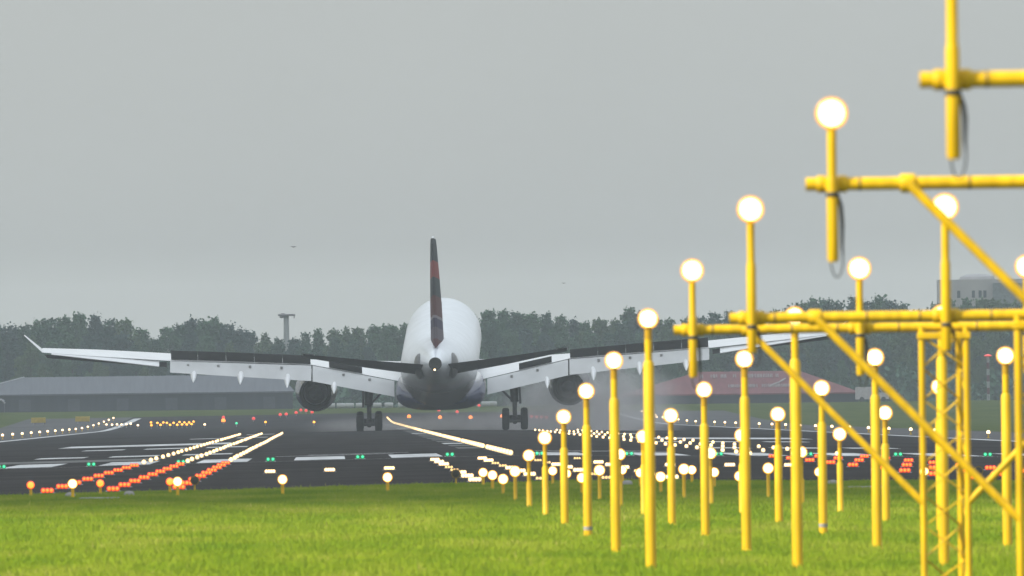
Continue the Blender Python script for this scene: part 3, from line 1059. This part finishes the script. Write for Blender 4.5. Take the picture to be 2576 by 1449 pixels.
        lg = empty('landing_gear', (0, 0, 0)) if False else MB()
        lg.tube((gx, 0.1, 0.75), (gx, 0.25, 2.6), 0.16, 0.18, 14)
        lg.tube((gx, 0.2, 2.0), (gx - s * 0.05, 0.35, 4.3), 0.28, 0.36, 14)
        lg.lathe([(0.22, 1.95), (0.31, 2.0), (0.31, 2.12), (0.22, 2.18)], (gx, 0.22, 0), 'Z', 14)
        lgo = lg.build('landing_gear', gear, root)
        MB().tube((gx - s * 0.12, 0.15, 2.05), (gx - s * 1.55, 0.2, 3.5), 0.085, n=8).build('side_brace', gear, lgo)
        MB().tube((gx, -0.25, 1.05), (gx, -0.1, 1.9), 0.06, n=8).build('torque_link', gear, lgo)
        MB().slab([(gx + s * 0.42, 0.9, 1.9), (gx + s * 0.42, -0.75, 1.9), (gx + s * 0.34, -0.75, 4.2), (gx + s * 0.34, 0.9, 4.2)], 0.16).build('gear_door', mat('gear_door_grey', (0.14, 0.14, 0.15), 0.5), lgo)
        MB().path([(gx, -1.05, 0.62), (gx, 0, 0.74), (gx, 1.05, 0.86)], [0.2, 0.28, 0.2], 10).build('bogie_beam', gear, lgo)
        for yy, zz in ((-0.99, 0.685), (0.99, 0.81)):
            MB().tube((gx - 0.66, yy, zz), (gx + 0.66, yy, zz), 0.15, n=12).build('axle', gear, lgo)
            for q in (-1, 1):
                wx = gx + q * 0.68
                wh = MB().lathe([(0.40, -0.25), (0.56, -0.255), (0.645, -0.2), (0.68, -0.1), (0.685, 0), (0.68, 0.1), (0.645, 0.2), (0.56, 0.255), (0.40, 0.25)], (wx, yy, zz), 'X', 28).build('wheel', tyre, lgo)
        # stabiliser
        sr = [section(*a) for a in ((0.7, -24.4, -29.2, 5.90, 6.90, 0.56), (5.0, -27.0, -30.1, 6.72, 7.40, 0.36), (9.5, -29.6, -31.2, 7.72, 8.02, 0.16))]
        sr = [[(s * p[0], p[1], p[2]) for p in r] for r in sr]
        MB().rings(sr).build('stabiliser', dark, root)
        MB().rings([[(s * (9.5 + 0.06), p[1], p[2] + 0.05) for p in section(9.5, -29.5, -31.2, 7.76, 8.02, 0.14)], [(s * (8.7), p[1], p[2] + 0.09) for p in section(8.7, -29.1, -30.9, 7.66, 7.86, 0.10)]]).build('stabiliser_tip', white, root)

    # fin with navy and red livery in bands
    m, t, bs = nodes_of('fin_livery')
    tx = t.nodes.new('ShaderNodeTexCoord')
    sp = t.nodes.new('ShaderNodeSeparateXYZ')
    md = t.nodes.new('ShaderNodeMath')
    md.operation = 'MULTIPLY_ADD'
    md.inputs[1].default_value = 0.12
    mr = t.nodes.new('ShaderNodeMapRange')
    mr.inputs['From Min'].default_value = 7.65
    mr.inputs['From Max'].default_value = 16.25
    rp = t.nodes.new('ShaderNodeValToRGB')
    rp.color_ramp.interpolation = 'CONSTANT'
    nav = (0.010, 0.016, 0.026, 1)
    red = (0.22, 0.016, 0.014, 1)
    mar = (0.085, 0.008, 0.014, 1)
    pal = (0.22, 0.19, 0.22, 1)
    bands = [(7.4, mar), (8.55, (0.10, 0.075, 0.10, 1)), (9.4, (0.03, 0.012, 0.06, 1)), (10.05, pal), (10.25, mar), (11.65, nav), (12.95, red), (14.15, nav), (15.75, (0.6, 0.6, 0.6, 1))]
    el = rp.color_ramp.elements
    while len(el) < len(bands):
        el.new(0.5)
    for e_, (z, c) in zip(el, bands):
        e_.position = (z - 7.4) / 8.6
        e_.color = c
    t.links.new(tx.outputs['Object'], sp.inputs[0])
    t.links.new(sp.outputs['Y'], md.inputs[0])
    ad = t.nodes.new('ShaderNodeMath')
    ad.operation = 'ADD'
    ad.inputs[1].default_value = 3.5
    t.links.new(md.outputs[0], ad.inputs[0])
    t.links.new(sp.outputs['Z'], md.inputs[2])
    t.links.new(ad.outputs[0], mr.inputs['Value'])
    t.links.new(mr.outputs[0], rp.inputs[0])
    t.links.new(rp.outputs[0], bs.inputs['Base Color'])
    bs.inputs['Roughness'].default_value = 0.6
    bs.inputs['Specular IOR Level'].default_value = 0.2
    fr = [section(z, yl, yt, 0, 0, th, True) for z, yl, yt, th in ((7.6, -17.5, -28.2, 1.05), (8.15, -19.0, -28.4, 0.95), (10.75, -21.6, -29.0, 0.84), (13.25, -24.2, -29.7, 0.66), (15.45, -26.5, -30.3, 0.46), (15.97, -27.1, -30.4, 0.36), (16.1, -27.8, -30.3, 0.2))]
    MB().rings(fr).build('tail_fin', m, root)
    MB().rings([section(z, yl, yt, 0, 0, th, True) for z, yl, yt, th in ((8.25, -27.3, -28.75, 0.42), (15.75, -29.7, -30.7, 0.17))]).build('rudder', m, root)
    return root
airliner()

# ------------------------------------------------------------------ far buildings
def gable(name, label, cat, x0, x1, D, y_base, y_eave, y_ridge, inset_l, inset_r, wall_m, roof_m, depth=18.0, extra=None):
    """A long hall: walls, hipped roof; corners taken at (x, y) of the view."""
    a, b = at(x0, y_base, D), at(x1, y_base, D)
    zb = gz((a.x + b.x) / 2, D)
    ze = at((x0 + x1) / 2, y_eave, D).z
    zr = at((x0 + x1) / 2, y_ridge, D).z
    xl, xr = a.x, b.x
    root = empty(name, ((xl + xr) / 2, D, zb), label, cat)
    hw, he, hr = (xr - xl) / 2, ze - zb, zr - zb
    MB().box((-hw + 0.3, 0.3, -0.5), (hw - 0.3, depth, he)).build('wall', wall_m, root, smooth=False)
    il, ir = inset_l * D / FPX, inset_r * D / FPX
    v = [(-hw, 0, he - 0.15), (hw, 0, he - 0.15), (hw, depth + 0.3, he - 0.15), (-hw, depth + 0.3, he - 0.15), (-hw, 0, he + 0.05), (hw, 0, he + 0.05), (hw, depth + 0.3, he + 0.05), (-hw, depth + 0.3, he + 0.05), (-hw + il, depth / 2, hr), (hw - ir, depth / 2, hr)]
    f = [(3, 2, 1, 0), (0, 1, 5, 4), (1, 2, 6, 5), (2, 3, 7, 6), (3, 0, 4, 7), (4, 5, 9, 8), (5, 6, 9), (6, 7, 8, 9), (7, 4, 8)]
    roof = MB().add(v, f).build('roof', roof_m, root, smooth=False)
    return root, roof, hw, he, hr, depth

wall_d = mat('hall_wall', (0.022, 0.028, 0.040), 0.8, 0.2, 0.25, stretch=(4, 1, 0.3))
roof_g = mat('grey_sheet_roof', (0.085, 0.092, 0.112), 0.6, 0.12, 0.35, stretch=(6, 0.3, 1))
roof_r = mat('red_tile_roof', (0.17, 0.05, 0.055), 0.8, 0.15, 0.4, stretch=(3, 1, 1))
white_wall = mat('white_render', (0.40, 0.38, 0.38), 0.8, 0.08, 0.3)
pane_m = mat('dark_glass', (0.05, 0.06, 0.07), 0.2, 0.2, 0.5)
r_, rf, hw, he, hr, dp = gable('hangar', 'long low grey-roofed hangar behind the left wing', 'hangar', -110, 742, 3420.0, 1034, 990, 946, 170, 40, wall_d, roof_g)
for k in range(14):
    u = -hw + 1.5 + k * (2 * hw - 3) / 13
    MB().box((u - 0.06, 0.12, 0.0), (u + 0.06, 0.29, he - 0.2)).build('pillar', mat('hall_pillar', (0.05, 0.055, 0.07), 0.7), r_, smooth=False) if k == 0 else None
    MB().box((u + 0.5, 0.2, 0.1), (u + 2.2, 0.29, he * 0.72)).build('door_leaf', mat('hall_door', (0.042, 0.05, 0.068), 0.7), r_, smooth=False) if k % 2 == 0 else None
# verge strip on the gable's sloping end
v0 = Vector((-hw, 0, he + 0.05)); v1 = Vector((-hw + 170 * 3420 / FPX, dp / 2, hr))
MB().tube(v0, v1, 0.13, n=6).build('roof_edge', mat('pale_verge', (0.35, 0.36, 0.38), 0.6), r_)
r2, rf2, hw2, he2, hr2, dp2 = gable('red_roofed_hall', 'dark hall with a broad red roof and white roof lettering, behind the yellow posts', 'hall', 1560, 2165, 3440.0, 1034, 991, 934, 200, 150, wall_d, roof_r)
# two faint lines of white lettering and a swoosh on the front roof slope
lm = mat('roof_lettering', (0.28, 0.24, 0.24), 0.8)
def roof_pt(u, w):
    """u metres along, w up the front slope 0..1"""
    return Vector((u, dp2 / 2 * w, he2 + 0.05 + (hr2 - he2 - 0.05) * w + 0.03))
px = 3440.0 / FPX
def strokes(xa, xb, w0, w1, seed):
    rg = random.Random(seed)
    x = xa
    while x < xb:
        lw = rg.uniform(3.5, 6.5)
        if rg.random() < 0.85:
            zig = [(0, w0), (0, w1), (lw * 0.45, (w0 + w1) / 2), (lw, w1), (lw, w0)]
            rg.random() < 0.5 and zig.reverse()
            MB().path([roof_pt((x + u - 1862.5) * px, w) for u, w in zig], [0.075] * 5, 5).build('letter', lm, rf2, smooth=False)
        x += lw + rg.uniform(2, 5)
strokes(1765, 1960, 0.70, 0.86, 5)
strokes(1835, 2000, 0.27, 0.40, 6)
sw = []
for i in range(9):
    u = i / 8
    sw.append(roof_pt((1936 + 44 * u - 1862.5) * px, 0.30 + 0.36 * u ** 1.4))
MB().path(sw, [0.05, 0.16, 0.24, 0.26, 0.2, 0.15, 0.2, 0.18, 0.05], 6).build('emblem', mat('roof_emblem', (0.32, 0.28, 0.28), 0.8), rf2)

# pale office block over the trees at the right
p0, p1 = at(2362, 752, 4300), at(2700, 752, 4300)
zt = at(2362, 704, 4300).z
ob = empty('office_block', ((p0.x + p1.x) / 2, 4300, gz(p0.x, 4300)), 'pale flat-roofed office block rising above the trees at the right', 'building')
hw3 = (p1.x - p0.x) / 2
H3 = zt - ob.location.z
MB().box((-hw3, 0, 0), (hw3, 14, H3)).build('wall', white_wall, ob, smooth=False)
for u in (2376, 2412, 2449, 2466, 2478, 2508):
    x = (u - 2531) * 4300 / FPX
    MB().box((x - 0.28, -0.05, H3 - 3.3), (x + 0.28, 0.1, H3 - 2.0)).build('window', pane_m, ob, smooth=False)
x = (2545 - 2531) * 4300 / FPX
MB().box((x - 3.4, -1.5, H3 - 6.0), (x + 8.0, -0.02, H3 - 0.7)).build('glazed_front', mat('grey_glazing', (0.16, 0.18, 0.19), 0.3, 0.3, 1.2, stretch=(2, 1, 3)), ob, smooth=False)
MB().lathe([(3.2, 0), (3.0, 0.5), (2.0, 0.9), (0.2, 1.05)], ((2460 - 2531) * 4300 / FPX, 5, H3), 'Z', 20).build('roof_dome', white_wall, ob)
MB().tube((-2.0, 4, H3), (-2.0, 4, H3 + 1.6), 0.06, n=6).build('mast', M['steel'], ob)

# radar tower left of the fin
D = 4200.0
tb = at(721, 870, D)
tt = at(721, 795, D).z
tw_ = empty('control_tower', (tb.x, D, gz(tb.x, D)), 'slim grey tower with a flat wide head above the trees left of the airliner', 'tower')
hb = tt - tw_.location.z
pxd = D / FPX
tm = mat('tower_grey', (0.30, 0.31, 0.33), 0.7, 0.1, 0.4)
td = mat('tower_head', (0.17, 0.15, 0.17), 0.6, 0.2, 0.6)
MB().lathe([(8.5 * pxd, 0), (8 * pxd, hb * 0.5), (6.5 * pxd, hb)], n=14).build('shaft', tm, tw_)
MB().box((-21 * pxd, -1.2, hb), (23 * pxd, 1.2, hb + 5 * pxd), 0, 0.1).build('platform', td, tw_)
MB().box((-17 * pxd, -0.9, hb - 5 * pxd), (-5 * pxd, 0.9, hb - 0.01), 0, 0.1).build('cabin', td, tw_)
MB().box((19 * pxd, -0.3, hb - 6 * pxd), (21 * pxd, 0.3, hb - 0.01)).build('bracket', td, tw_, smooth=False)
MB().box((-13 * pxd, -0.6, hb + 5 * pxd), (-3 * pxd, 0.6, hb + 7 * pxd), 0, 0.05).build('antenna', td, tw_)

# red and white mast at the right
D = 3300.0
pb = at(2487, 1030, D)
rm = empty('obstruction_mast', (pb.x, D, gz(pb.x, D)), 'thin red and white banded mast with a red lamp on top, between right posts', 'mast')
ht = at(2487, 896, D).z - rm.location.z
for k in range(7):
    MB().lathe([(0.2, ht * k / 7), (0.2, ht * (k + 1) / 7 - 0.01)], n=10).build('mast_band', mat('mast_red', (0.10, 0.03, 0.035), 0.6) if k % 2 else mat('mast_white', (0.26, 0.27, 0.28), 0.6), rm)
MB().lathe([(0.5, ht), (0.5, ht + 0.12), (0.05, ht + 0.3)], n=12).build('top_lamp', M['lamp_redfar'], rm)

# yellow taxiway signs, pale bales, a van and a shed
sg = empty('taxiway_sign', (0, 0, 0), 'x', 'sign', 'yellow taxiway signs')
ym = mat('sign_yellow', (0.42, 0.30, 0.02), 0.5)
sa = MB().box((-0.85, -0.12, 0.25), (0.85, 0.12, 0.85), 0, 0.03).build('panel', ym, sg)
sb = MB().tube((-0.55, 0, 0), (-0.55, 0, 0.27), 0.05, n=8).build('leg', M['steel'], sg)
sc_ = MB().tube((0.55, 0, 0), (0.55, 0, 0.27), 0.05, n=8).build('leg', M['steel'], sg)
for i, (x, y, lab) in enumerate(((97, 1069, 'yellow taxiway sign on the grass at the far left, lower of two'), (208, 1066, 'yellow taxiway sign on the grass above the left edge lights, upper of two'))):
    p = ground_at(x, y, 900, 3200)
    if i == 0:
        sg.location = p; sg['label'] = lab
    else:
        dup(sg, [(sa, []), (sb, []), (sc_, [])], p, lab)
bm_ = mat('bale_wrap', (0.36, 0.37, 0.36), 0.5, 0.1, 1.0)
bl = tag(MB().lathe([(0.05, -0.6), (0.30, -0.62), (0.36, -0.52), (0.37, 0), (0.36, 0.52), (0.30, 0.62), (0.05, 0.6)], (0, 0, 0.36), 'X', 16).build('wrapped_bale', bm_), 'x', 'bale', 'pale wrapped bales on the far grass')
P_ = Placer(bl)
for i, x in enumerate((832, 858, 880, 906, 949, 979, 1012, 1040, 1066, 1222, 1240)):
    p = at(x, 1026, 3370)
    P_.put(p.x, 3370.0 + (i % 3) * 6, 'pale wrapped bale, %s from the left in the line under the airliner' % ORD[i], off=0.0)

def van(x, D, label, body, flip=1):
    p = at(x, 1030, D)
    e = empty('parked_van', (p.x, D, gz(p.x, D)), label, 'van')
    prof_ = [(-2.4, 0.35), (2.3, 0.35), (2.4, 0.9), (2.2, 1.15), (1.5, 1.3), (0.9, 2.0), (0.6, 2.1), (-2.2, 2.12), (-2.4, 1.95)]
    MB().rings([[(flip * a, y, z) for a, z in prof_] for y in (-0.95, 0.95)]).build('body', body, e)
    MB().slab([(flip * 0.75, -0.965, 1.3), (flip * 1.35, -0.965, 1.3), (flip * 0.85, -0.965, 1.9), (flip * 0.55, -0.965, 1.95)], 0.03).build('window', pane_m, e)
    for u in (-1.5, 1.55):
        MB().lathe([(0.2, -0.12), (0.34, -0.1), (0.36, 0), (0.34, 0.1), (0.2, 0.12)], (0, 0, 0), 'Y', 18).build('wheel', M['black'], e, (flip * u, -0.85, 0.36))
        MB().lathe([(0.2, -0.12), (0.34, -0.1), (0.36, 0), (0.34, 0.1), (0.2, 0.12)], (0, 0, 0), 'Y', 18).build('wheel', M['black'], e, (flip * u, 0.85, 0.36))
    return e
van(2195, 3380.0, 'pale van parked behind the right yellow posts by the dark wood', mat('van_pale', (0.45, 0.42, 0.43), 0.4))
sh = at(0, 1034, 3350)
e = empty('shed', (sh.x - 1.0, 3350, gz(sh.x, 3350)), 'small dark shed with a pale round roof edge at the left picture edge', 'shed')
MB().box((-2, 0, 0), (1.6, 4, 1.6)).build('wall', wall_d, e, smooth=False)
MB().path([(-2.2, -0.1, 2.0), (-1.0, -0.1, 2.15), (0.4, -0.1, 2.0), (1.2, -0.1, 1.75), (1.75, -0.1, 1.3)], [0.12] * 5, 6).build('roof_edge', mat('shed_edge', (0.3, 0.3, 0.32), 0.6), e)
MB().slab([(-2.2, 0, 1.62), (1.7, 0, 1.62), (1.2, 4, 1.9), (-2.2, 4, 2.1)], 0.1).build('roof', roof_g, e, smooth=False)

# two birds high over the field
bmat = mat('bird_grey', (0.10, 0.09, 0.10), 0.8)
for i, (x, y, D, lab) in enumerate(((738, 622, 2300, 'tiny bird in the grey sky left of the tail fin'), (1418, 713, 2300, 'tiny bird in the grey sky right of the tail fin'))):
    p = at(x, y, D)
    k = 1.0 if i == 0 else 0.7
    mb = MB()
    mb.path([(-0.30 * k, 0, 0.04 * k), (-0.14 * k, 0, 0.09 * k), (0, 0, 0), (0.14 * k, 0, 0.08 * k), (0.30 * k, 0, 0.02 * k)], [0.006, 0.03 * k, 0.055 * k, 0.03 * k, 0.006], 6)
    tag(mb.build('bird', bmat, None, p), lab, 'bird', 'birds over the airfield')

# ------------------------------------------------------------------ wood behind the field
def leaf_mat(name, c):
    m, t, b = nodes_of(name)
    ge = t.nodes.new('ShaderNodeNewGeometry')
    rp = t.nodes.new('ShaderNodeValToRGB')
    rp.color_ramp.elements[0].color = (c[0] * 1.0, c[1] * 1.0, c[2] * 1.0, 1)
    rp.color_ramp.elements[1].color = (c[0] * 1.55, c[1] * 1.55, c[2] * 1.5, 1)
    t.links.new(ge.outputs['Random Per Island'], rp.inputs[0])
    t.links.new(rp.outputs[0], b.inputs['Base Color'])
    b.inputs['Roughness'].default_value = 0.8
    b.inputs['Specular IOR Level'].default_value = 0.1
    return m
LM = [leaf_mat('leaf_green', (0.056, 0.110, 0.058)), leaf_mat('leaf_dark', (0.042, 0.084, 0.054)), leaf_mat('leaf_olive', (0.070, 0.112, 0.054)), leaf_mat('leaf_blue', (0.044, 0.080, 0.068))]
bark = mat('bark', (0.06, 0.05, 0.04), 0.9, 0.3, 2.0)

def crown_mesh(seed, tall, conic):
    """Unit-height crown: soft-edged leafy lobes, taller than wide; z from 0 to 1, radius near 0.25."""
    rg = np.random.default_rng(seed)
    P = []
    nl = int(rg.integers(15, 22))
    for i in range(nl):
        f = i / (nl - 1)
        top = 1.0 if i == nl - 1 else 0.30 + 0.66 * f + rg.uniform(-0.05, 0.03)
        env = 0.21 * min(1.0, (1.04 - top) * (2.0 if conic else 3.4)) ** 0.6 / tall ** 0.5
        a = rg.uniform(0, 6.283)
        rad = 0.012 if i == nl - 1 else env * rg.uniform(0.25, 1.0)
        bx, by = rad * math.cos(a), rad * math.sin(a)
        wx = rg.uniform(0.062, 0.105)
        hz = wx * rg.uniform(1.1, 1.9)
        k = int(620 * (wx / 0.08) ** 2)
        d = rg.normal(size=(k, 3))
        d /= np.linalg.norm(d, axis=1, keepdims=True)
        rr = 0.45 + 0.5 * rg.uniform(0, 1, (k, 1)) ** 0.7 + rg.normal(0, 0.09, (k, 1))
        lump = 1 + 0.14 * np.sin(d[:, :1] * 7 + i) + 0.14 * np.sin(d[:, 2:] * 9 + 2 * i)
        P.append(d * rr * lump * np.array([wx, wx, hz]) + np.array([bx, by, top - hz]))
    P = np.concatenate(P)
    n = len(P)
    sz = rg.uniform(0.007, 0.020, (n, 1))
    u = rg.normal(size=(n, 3)); u /= np.linalg.norm(u, axis=1, keepdims=True)
    w = rg.normal(size=(n, 3)); w -= (w * u).sum(1, keepdims=True) * u; w /= np.linalg.norm(w, axis=1, keepdims=True)
    V = np.stack([P + u * sz, P + w * sz * 0.8, P - u * sz, P - w * sz * 0.8], 1).reshape(-1, 3)
    me = bpy.data.meshes.new('crown')
    F = np.arange(n * 4).reshape(-1, 4)
    me.from_pydata(V.tolist(), [], F.tolist())
    me.update()
    return me

protos = [crown_mesh(20 + i, rr, cc) for i, (rr, cc) in enumerate(((1.0, False), (1.15, True), (0.9, False), (1.3, True), (1.0, False), (1.05, True), (0.85, False), (1.1, False)))]
for i, me in enumerate(protos):
    me.materials.append(LM[i % 4])
trunk_me = MB().path([(0, 0, -0.02), (0.004, 0, 0.2), (-0.004, 0.003, 0.45), (0, 0, 0.8)], [0.022, 0.016, 0.011, 0.004], 8).mesh('trunk', bark)

SKY = [(-60, 815), (0, 815), (50, 813), (70, 822), (100, 801), (150, 797), (190, 790), (210, 785), (250, 787), (290, 797), (330, 797), (360, 826), (384, 848), (405, 818), (428, 818), (442, 838), (470, 795), (490, 795), (510, 805), (530, 795), (560, 806), (600, 820), (640, 833), (680, 842), (712, 852), (750, 848), (789, 823), (820, 826), (861, 822), (904, 817), (954, 815), (980, 812), (1019, 816), (1100, 800), (1193, 783), (1228, 777), (1265, 775), (1282, 779), (1297, 790), (1353, 788), (1403, 787), (1428, 795), (1455, 800), (1485, 812), (1515, 799), (1545, 800), (1562, 790), (1580, 777), (1610, 776), (1640, 798), (1673, 806), (1703, 796), (1740, 796), (1774, 791), (1824, 787), (1866, 782), (1913, 779), (1960, 776), (2002, 767), (2024, 753), (2049, 751), (2077, 755), (2110, 756), (2135, 750), (2190, 750), (2231, 744), (2256, 756), (2281, 767), (2306, 772), (2342, 775), (2356, 759), (2398, 756), (2467, 749), (2523, 751), (2576, 758), (2640, 760)]
def sky_y(x):
    for (a, ya), (b, yb) in zip(SKY, SKY[1:]):
        if a <= x <= b:
            return ya + (yb - ya) * (x - a) / (b - a)
    return 800

def zone(x):
    if x < 380: return 'above the grey hangar'
    if x < 712: return 'left of the grey tower'
    if x < 1020: return 'right of the grey tower'
    if x < 1480: return 'right of the fuselage'
    if x < 2000: return 'behind the right wing'
    return 'below the office block'
def tree(x, ytop, D, row):
    k = rnd.randrange(8)
    p = at(x, 1030, D)
    zb = gz(p.x, D)
    h = at(x, ytop, D).z - zb
    kind = ['broad', 'pointed', 'round', 'slender', 'broad', 'pointed', 'wide', 'tall'][k]
    e = empty('broadleaf_tree', (p.x, D, zb), '%s hazy tree %s of the wood %s' % (kind, row, zone(x)), 'tree', 'trees of the dark wood behind the airfield')
    wd = rnd.uniform(0.8, 1.15)
    for nm, me in (('crown', protos[k]), ('trunk', trunk_me)):
        o = bpy.data.objects.new(nm, me)
        COL.objects.link(o)
        o.parent = e
    e.scale = (h * wd * rnd.choice((-1, 1)), h * wd, h)
    e.rotation_euler = (0, 0, rnd.uniform(0, 6.28))
x = -50.0
while x < 2640:
    tree(x, sky_y(x) + rnd.uniform(-4, 5), 3720 + rnd.uniform(-25, 25), 'on the skyline')
    x += rnd.uniform(26, 44)
x = -60.0
while x < 2640:
    y = sky_y(x)
    tree(x, y + (1030 - y) * rnd.uniform(0.10, 0.28), 3640 + rnd.uniform(-25, 25), 'in the middle')
    x += rnd.uniform(34, 56)
x = -60.0
while x < 2640:
    y = sky_y(x)
    tree(x, y + (1030 - y) * rnd.uniform(0.32, 0.58), 3560 + rnd.uniform(-25, 25), 'at the foot')
    x += rnd.uniform(46, 72)

def undergrowth():
    """Scrub under the trees: one thick mass of leaf faces."""
    rg = np.random.default_rng(5)
    n = 26000
    X = rg.uniform(-60, 125, n)
    Y = rg.uniform(3520, 3760, n)
    top = 4.2 + 1.2 * np.sin(X * 0.31) + 0.8 * np.sin(X * 0.83 + 1) 
    Z = 1.5 + rg.uniform(0, 1, n) * top
    P = np.stack([X, Y, Z], 1)
    sz = rg.uniform(0.25, 0.6, (n, 1))
    u = rg.normal(size=(n, 3)); u /= np.linalg.norm(u, axis=1, keepdims=True)
    w = rg.normal(size=(n, 3)); w -= (w * u).sum(1, keepdims=True) * u; w /= np.linalg.norm(w, axis=1, keepdims=True)
    V = np.stack([P + u * sz, P + w * sz, P - u * sz, P - w * sz], 1).reshape(-1, 3)
    me = bpy.data.meshes.new('undergrowth')
    me.from_pydata(V.tolist(), [], np.arange(n * 4).reshape(-1, 4).tolist())
    me.materials.append(LM[1])
    o = bpy.data.objects.new('undergrowth', me)
    COL.objects.link(o)
    tag(o, 'dark scrub filling the wood under the trees', 'undergrowth', kind='stuff')
undergrowth()

# ------------------------------------------------------------------ haze and tyre smoke
def volume_box(name, lo, hi, dens, color):
    o = MB().box(lo, hi).outward().build(name, bpy.data.materials.new(name + '_air'), smooth=False)
    m = o.data.materials[0]
    m.use_nodes = True
    t = m.node_tree
    t.nodes.remove(t.nodes['Principled BSDF'])
    v = t.nodes.new('ShaderNodeVolumePrincipled')
    v.inputs['Color'].default_value = (*color, 1)
    v.inputs['Density'].default_value = dens
    v.inputs['Anisotropy'].default_value = 0.0
    t.links.new(v.outputs[0], t.nodes['Material Output'].inputs['Volume'])
    return o, t, v
o, t, v = volume_box('haze', (-900, -300, -2.6), (900, 6200, 34), 8.5e-5, (0.74, 0.81, 0.89))
tag(o, 'thin grey haze over the whole airfield', 'haze', kind='stuff')

def smoke(name, cx, cy, cz, rx, ry, rz, dens, label, seed):
    m = bpy.data.materials.new(name + '_volume')
    m.use_nodes = True
    t = m.node_tree
    t.nodes.remove(t.nodes['Principled BSDF'])
    v = t.nodes.new('ShaderNodeVolumePrincipled')
    v.inputs['Color'].default_value = (0.86, 0.83, 0.84, 1)
    tx = t.nodes.new('ShaderNodeTexCoord')
    ln = t.nodes.new('ShaderNodeVectorMath')
    ln.operation = 'LENGTH'
    fo = t.nodes.new('ShaderNodeMapRange')
    fo.inputs['From Min'].default_value = 1.0
    fo.inputs['From Max'].default_value = 0.1
    fo.clamp = True
    fo.interpolation_type = 'SMOOTHSTEP'
    mp_ = t.nodes.new('ShaderNodeMapping')
    mp_.inputs['Scale'].default_value = (rx / 2.2, ry / 6.0, rz / 2.0)
    mp_.inputs['Location'].default_value = (seed, seed * 2, 0)
    nz = t.nodes.new('ShaderNodeTexNoise')
    nz.inputs['Scale'].default_value = 1.0
    nz.inputs['Detail'].default_value = 3.0
    nr = t.nodes.new('ShaderNodeMapRange')
    nr.inputs['From Min'].default_value = 0.3
    nr.inputs['From Max'].default_value = 0.7
    mu = t.nodes.new('ShaderNodeMath'); mu.operation = 'MULTIPLY'
    m2 = t.nodes.new('ShaderNodeMath'); m2.operation = 'MULTIPLY'
    m2.inputs[1].default_value = dens
    t.links.new(tx.outputs['Object'], ln.inputs[0])
    t.links.new(ln.outputs['Value'], fo.inputs['Value'])
    t.links.new(tx.outputs['Object'], mp_.inputs[0])
    t.links.new(mp_.outputs[0], nz.inputs['Vector'])
    t.links.new(nz.outputs['Fac'], nr.inputs['Value'])
    t.links.new(fo.outputs[0], mu.inputs[0])
    t.links.new(nr.outputs[0], mu.inputs[1])
    t.links.new(mu.outputs[0], m2.inputs[0])
    t.links.new(m2.outputs[0], v.inputs['Density'])
    t.links.new(v.outputs[0], t.nodes['Material Output'].inputs['Volume'])
    rs = []
    for k in range(1, 12):
        a = math.pi * k / 12
        rs.append([(math.sin(a) * math.cos(2 * math.pi * i / 20), math.sin(a) * math.sin(2 * math.pi * i / 20), math.cos(a)) for i in range(20)])
    o = MB().rings(rs).outward().build(name, m, None, (cx, cy, cz))
    o.scale = (rx, ry, rz)
    tag(o, label, 'smoke', kind='stuff')
smoke('tyre_smoke', 19.0, 1762.0, 1.4, 8.4, 26.0, 4.6, 0.19, 'pale tyre smoke drifting behind the right wheels', 1.0)
smoke('tyre_smoke', 3.5, 1770.0, 0.3, 7.0, 22.0, 1.0, 0.05, 'low pale smoke on the asphalt under the left wheels', 4.0)
smoke('tyre_smoke', 11.0, 1768.0, 0.4, 9.0, 22.0, 1.4, 0.07, 'thin pale spray low over the asphalt between the wheels', 9.0)
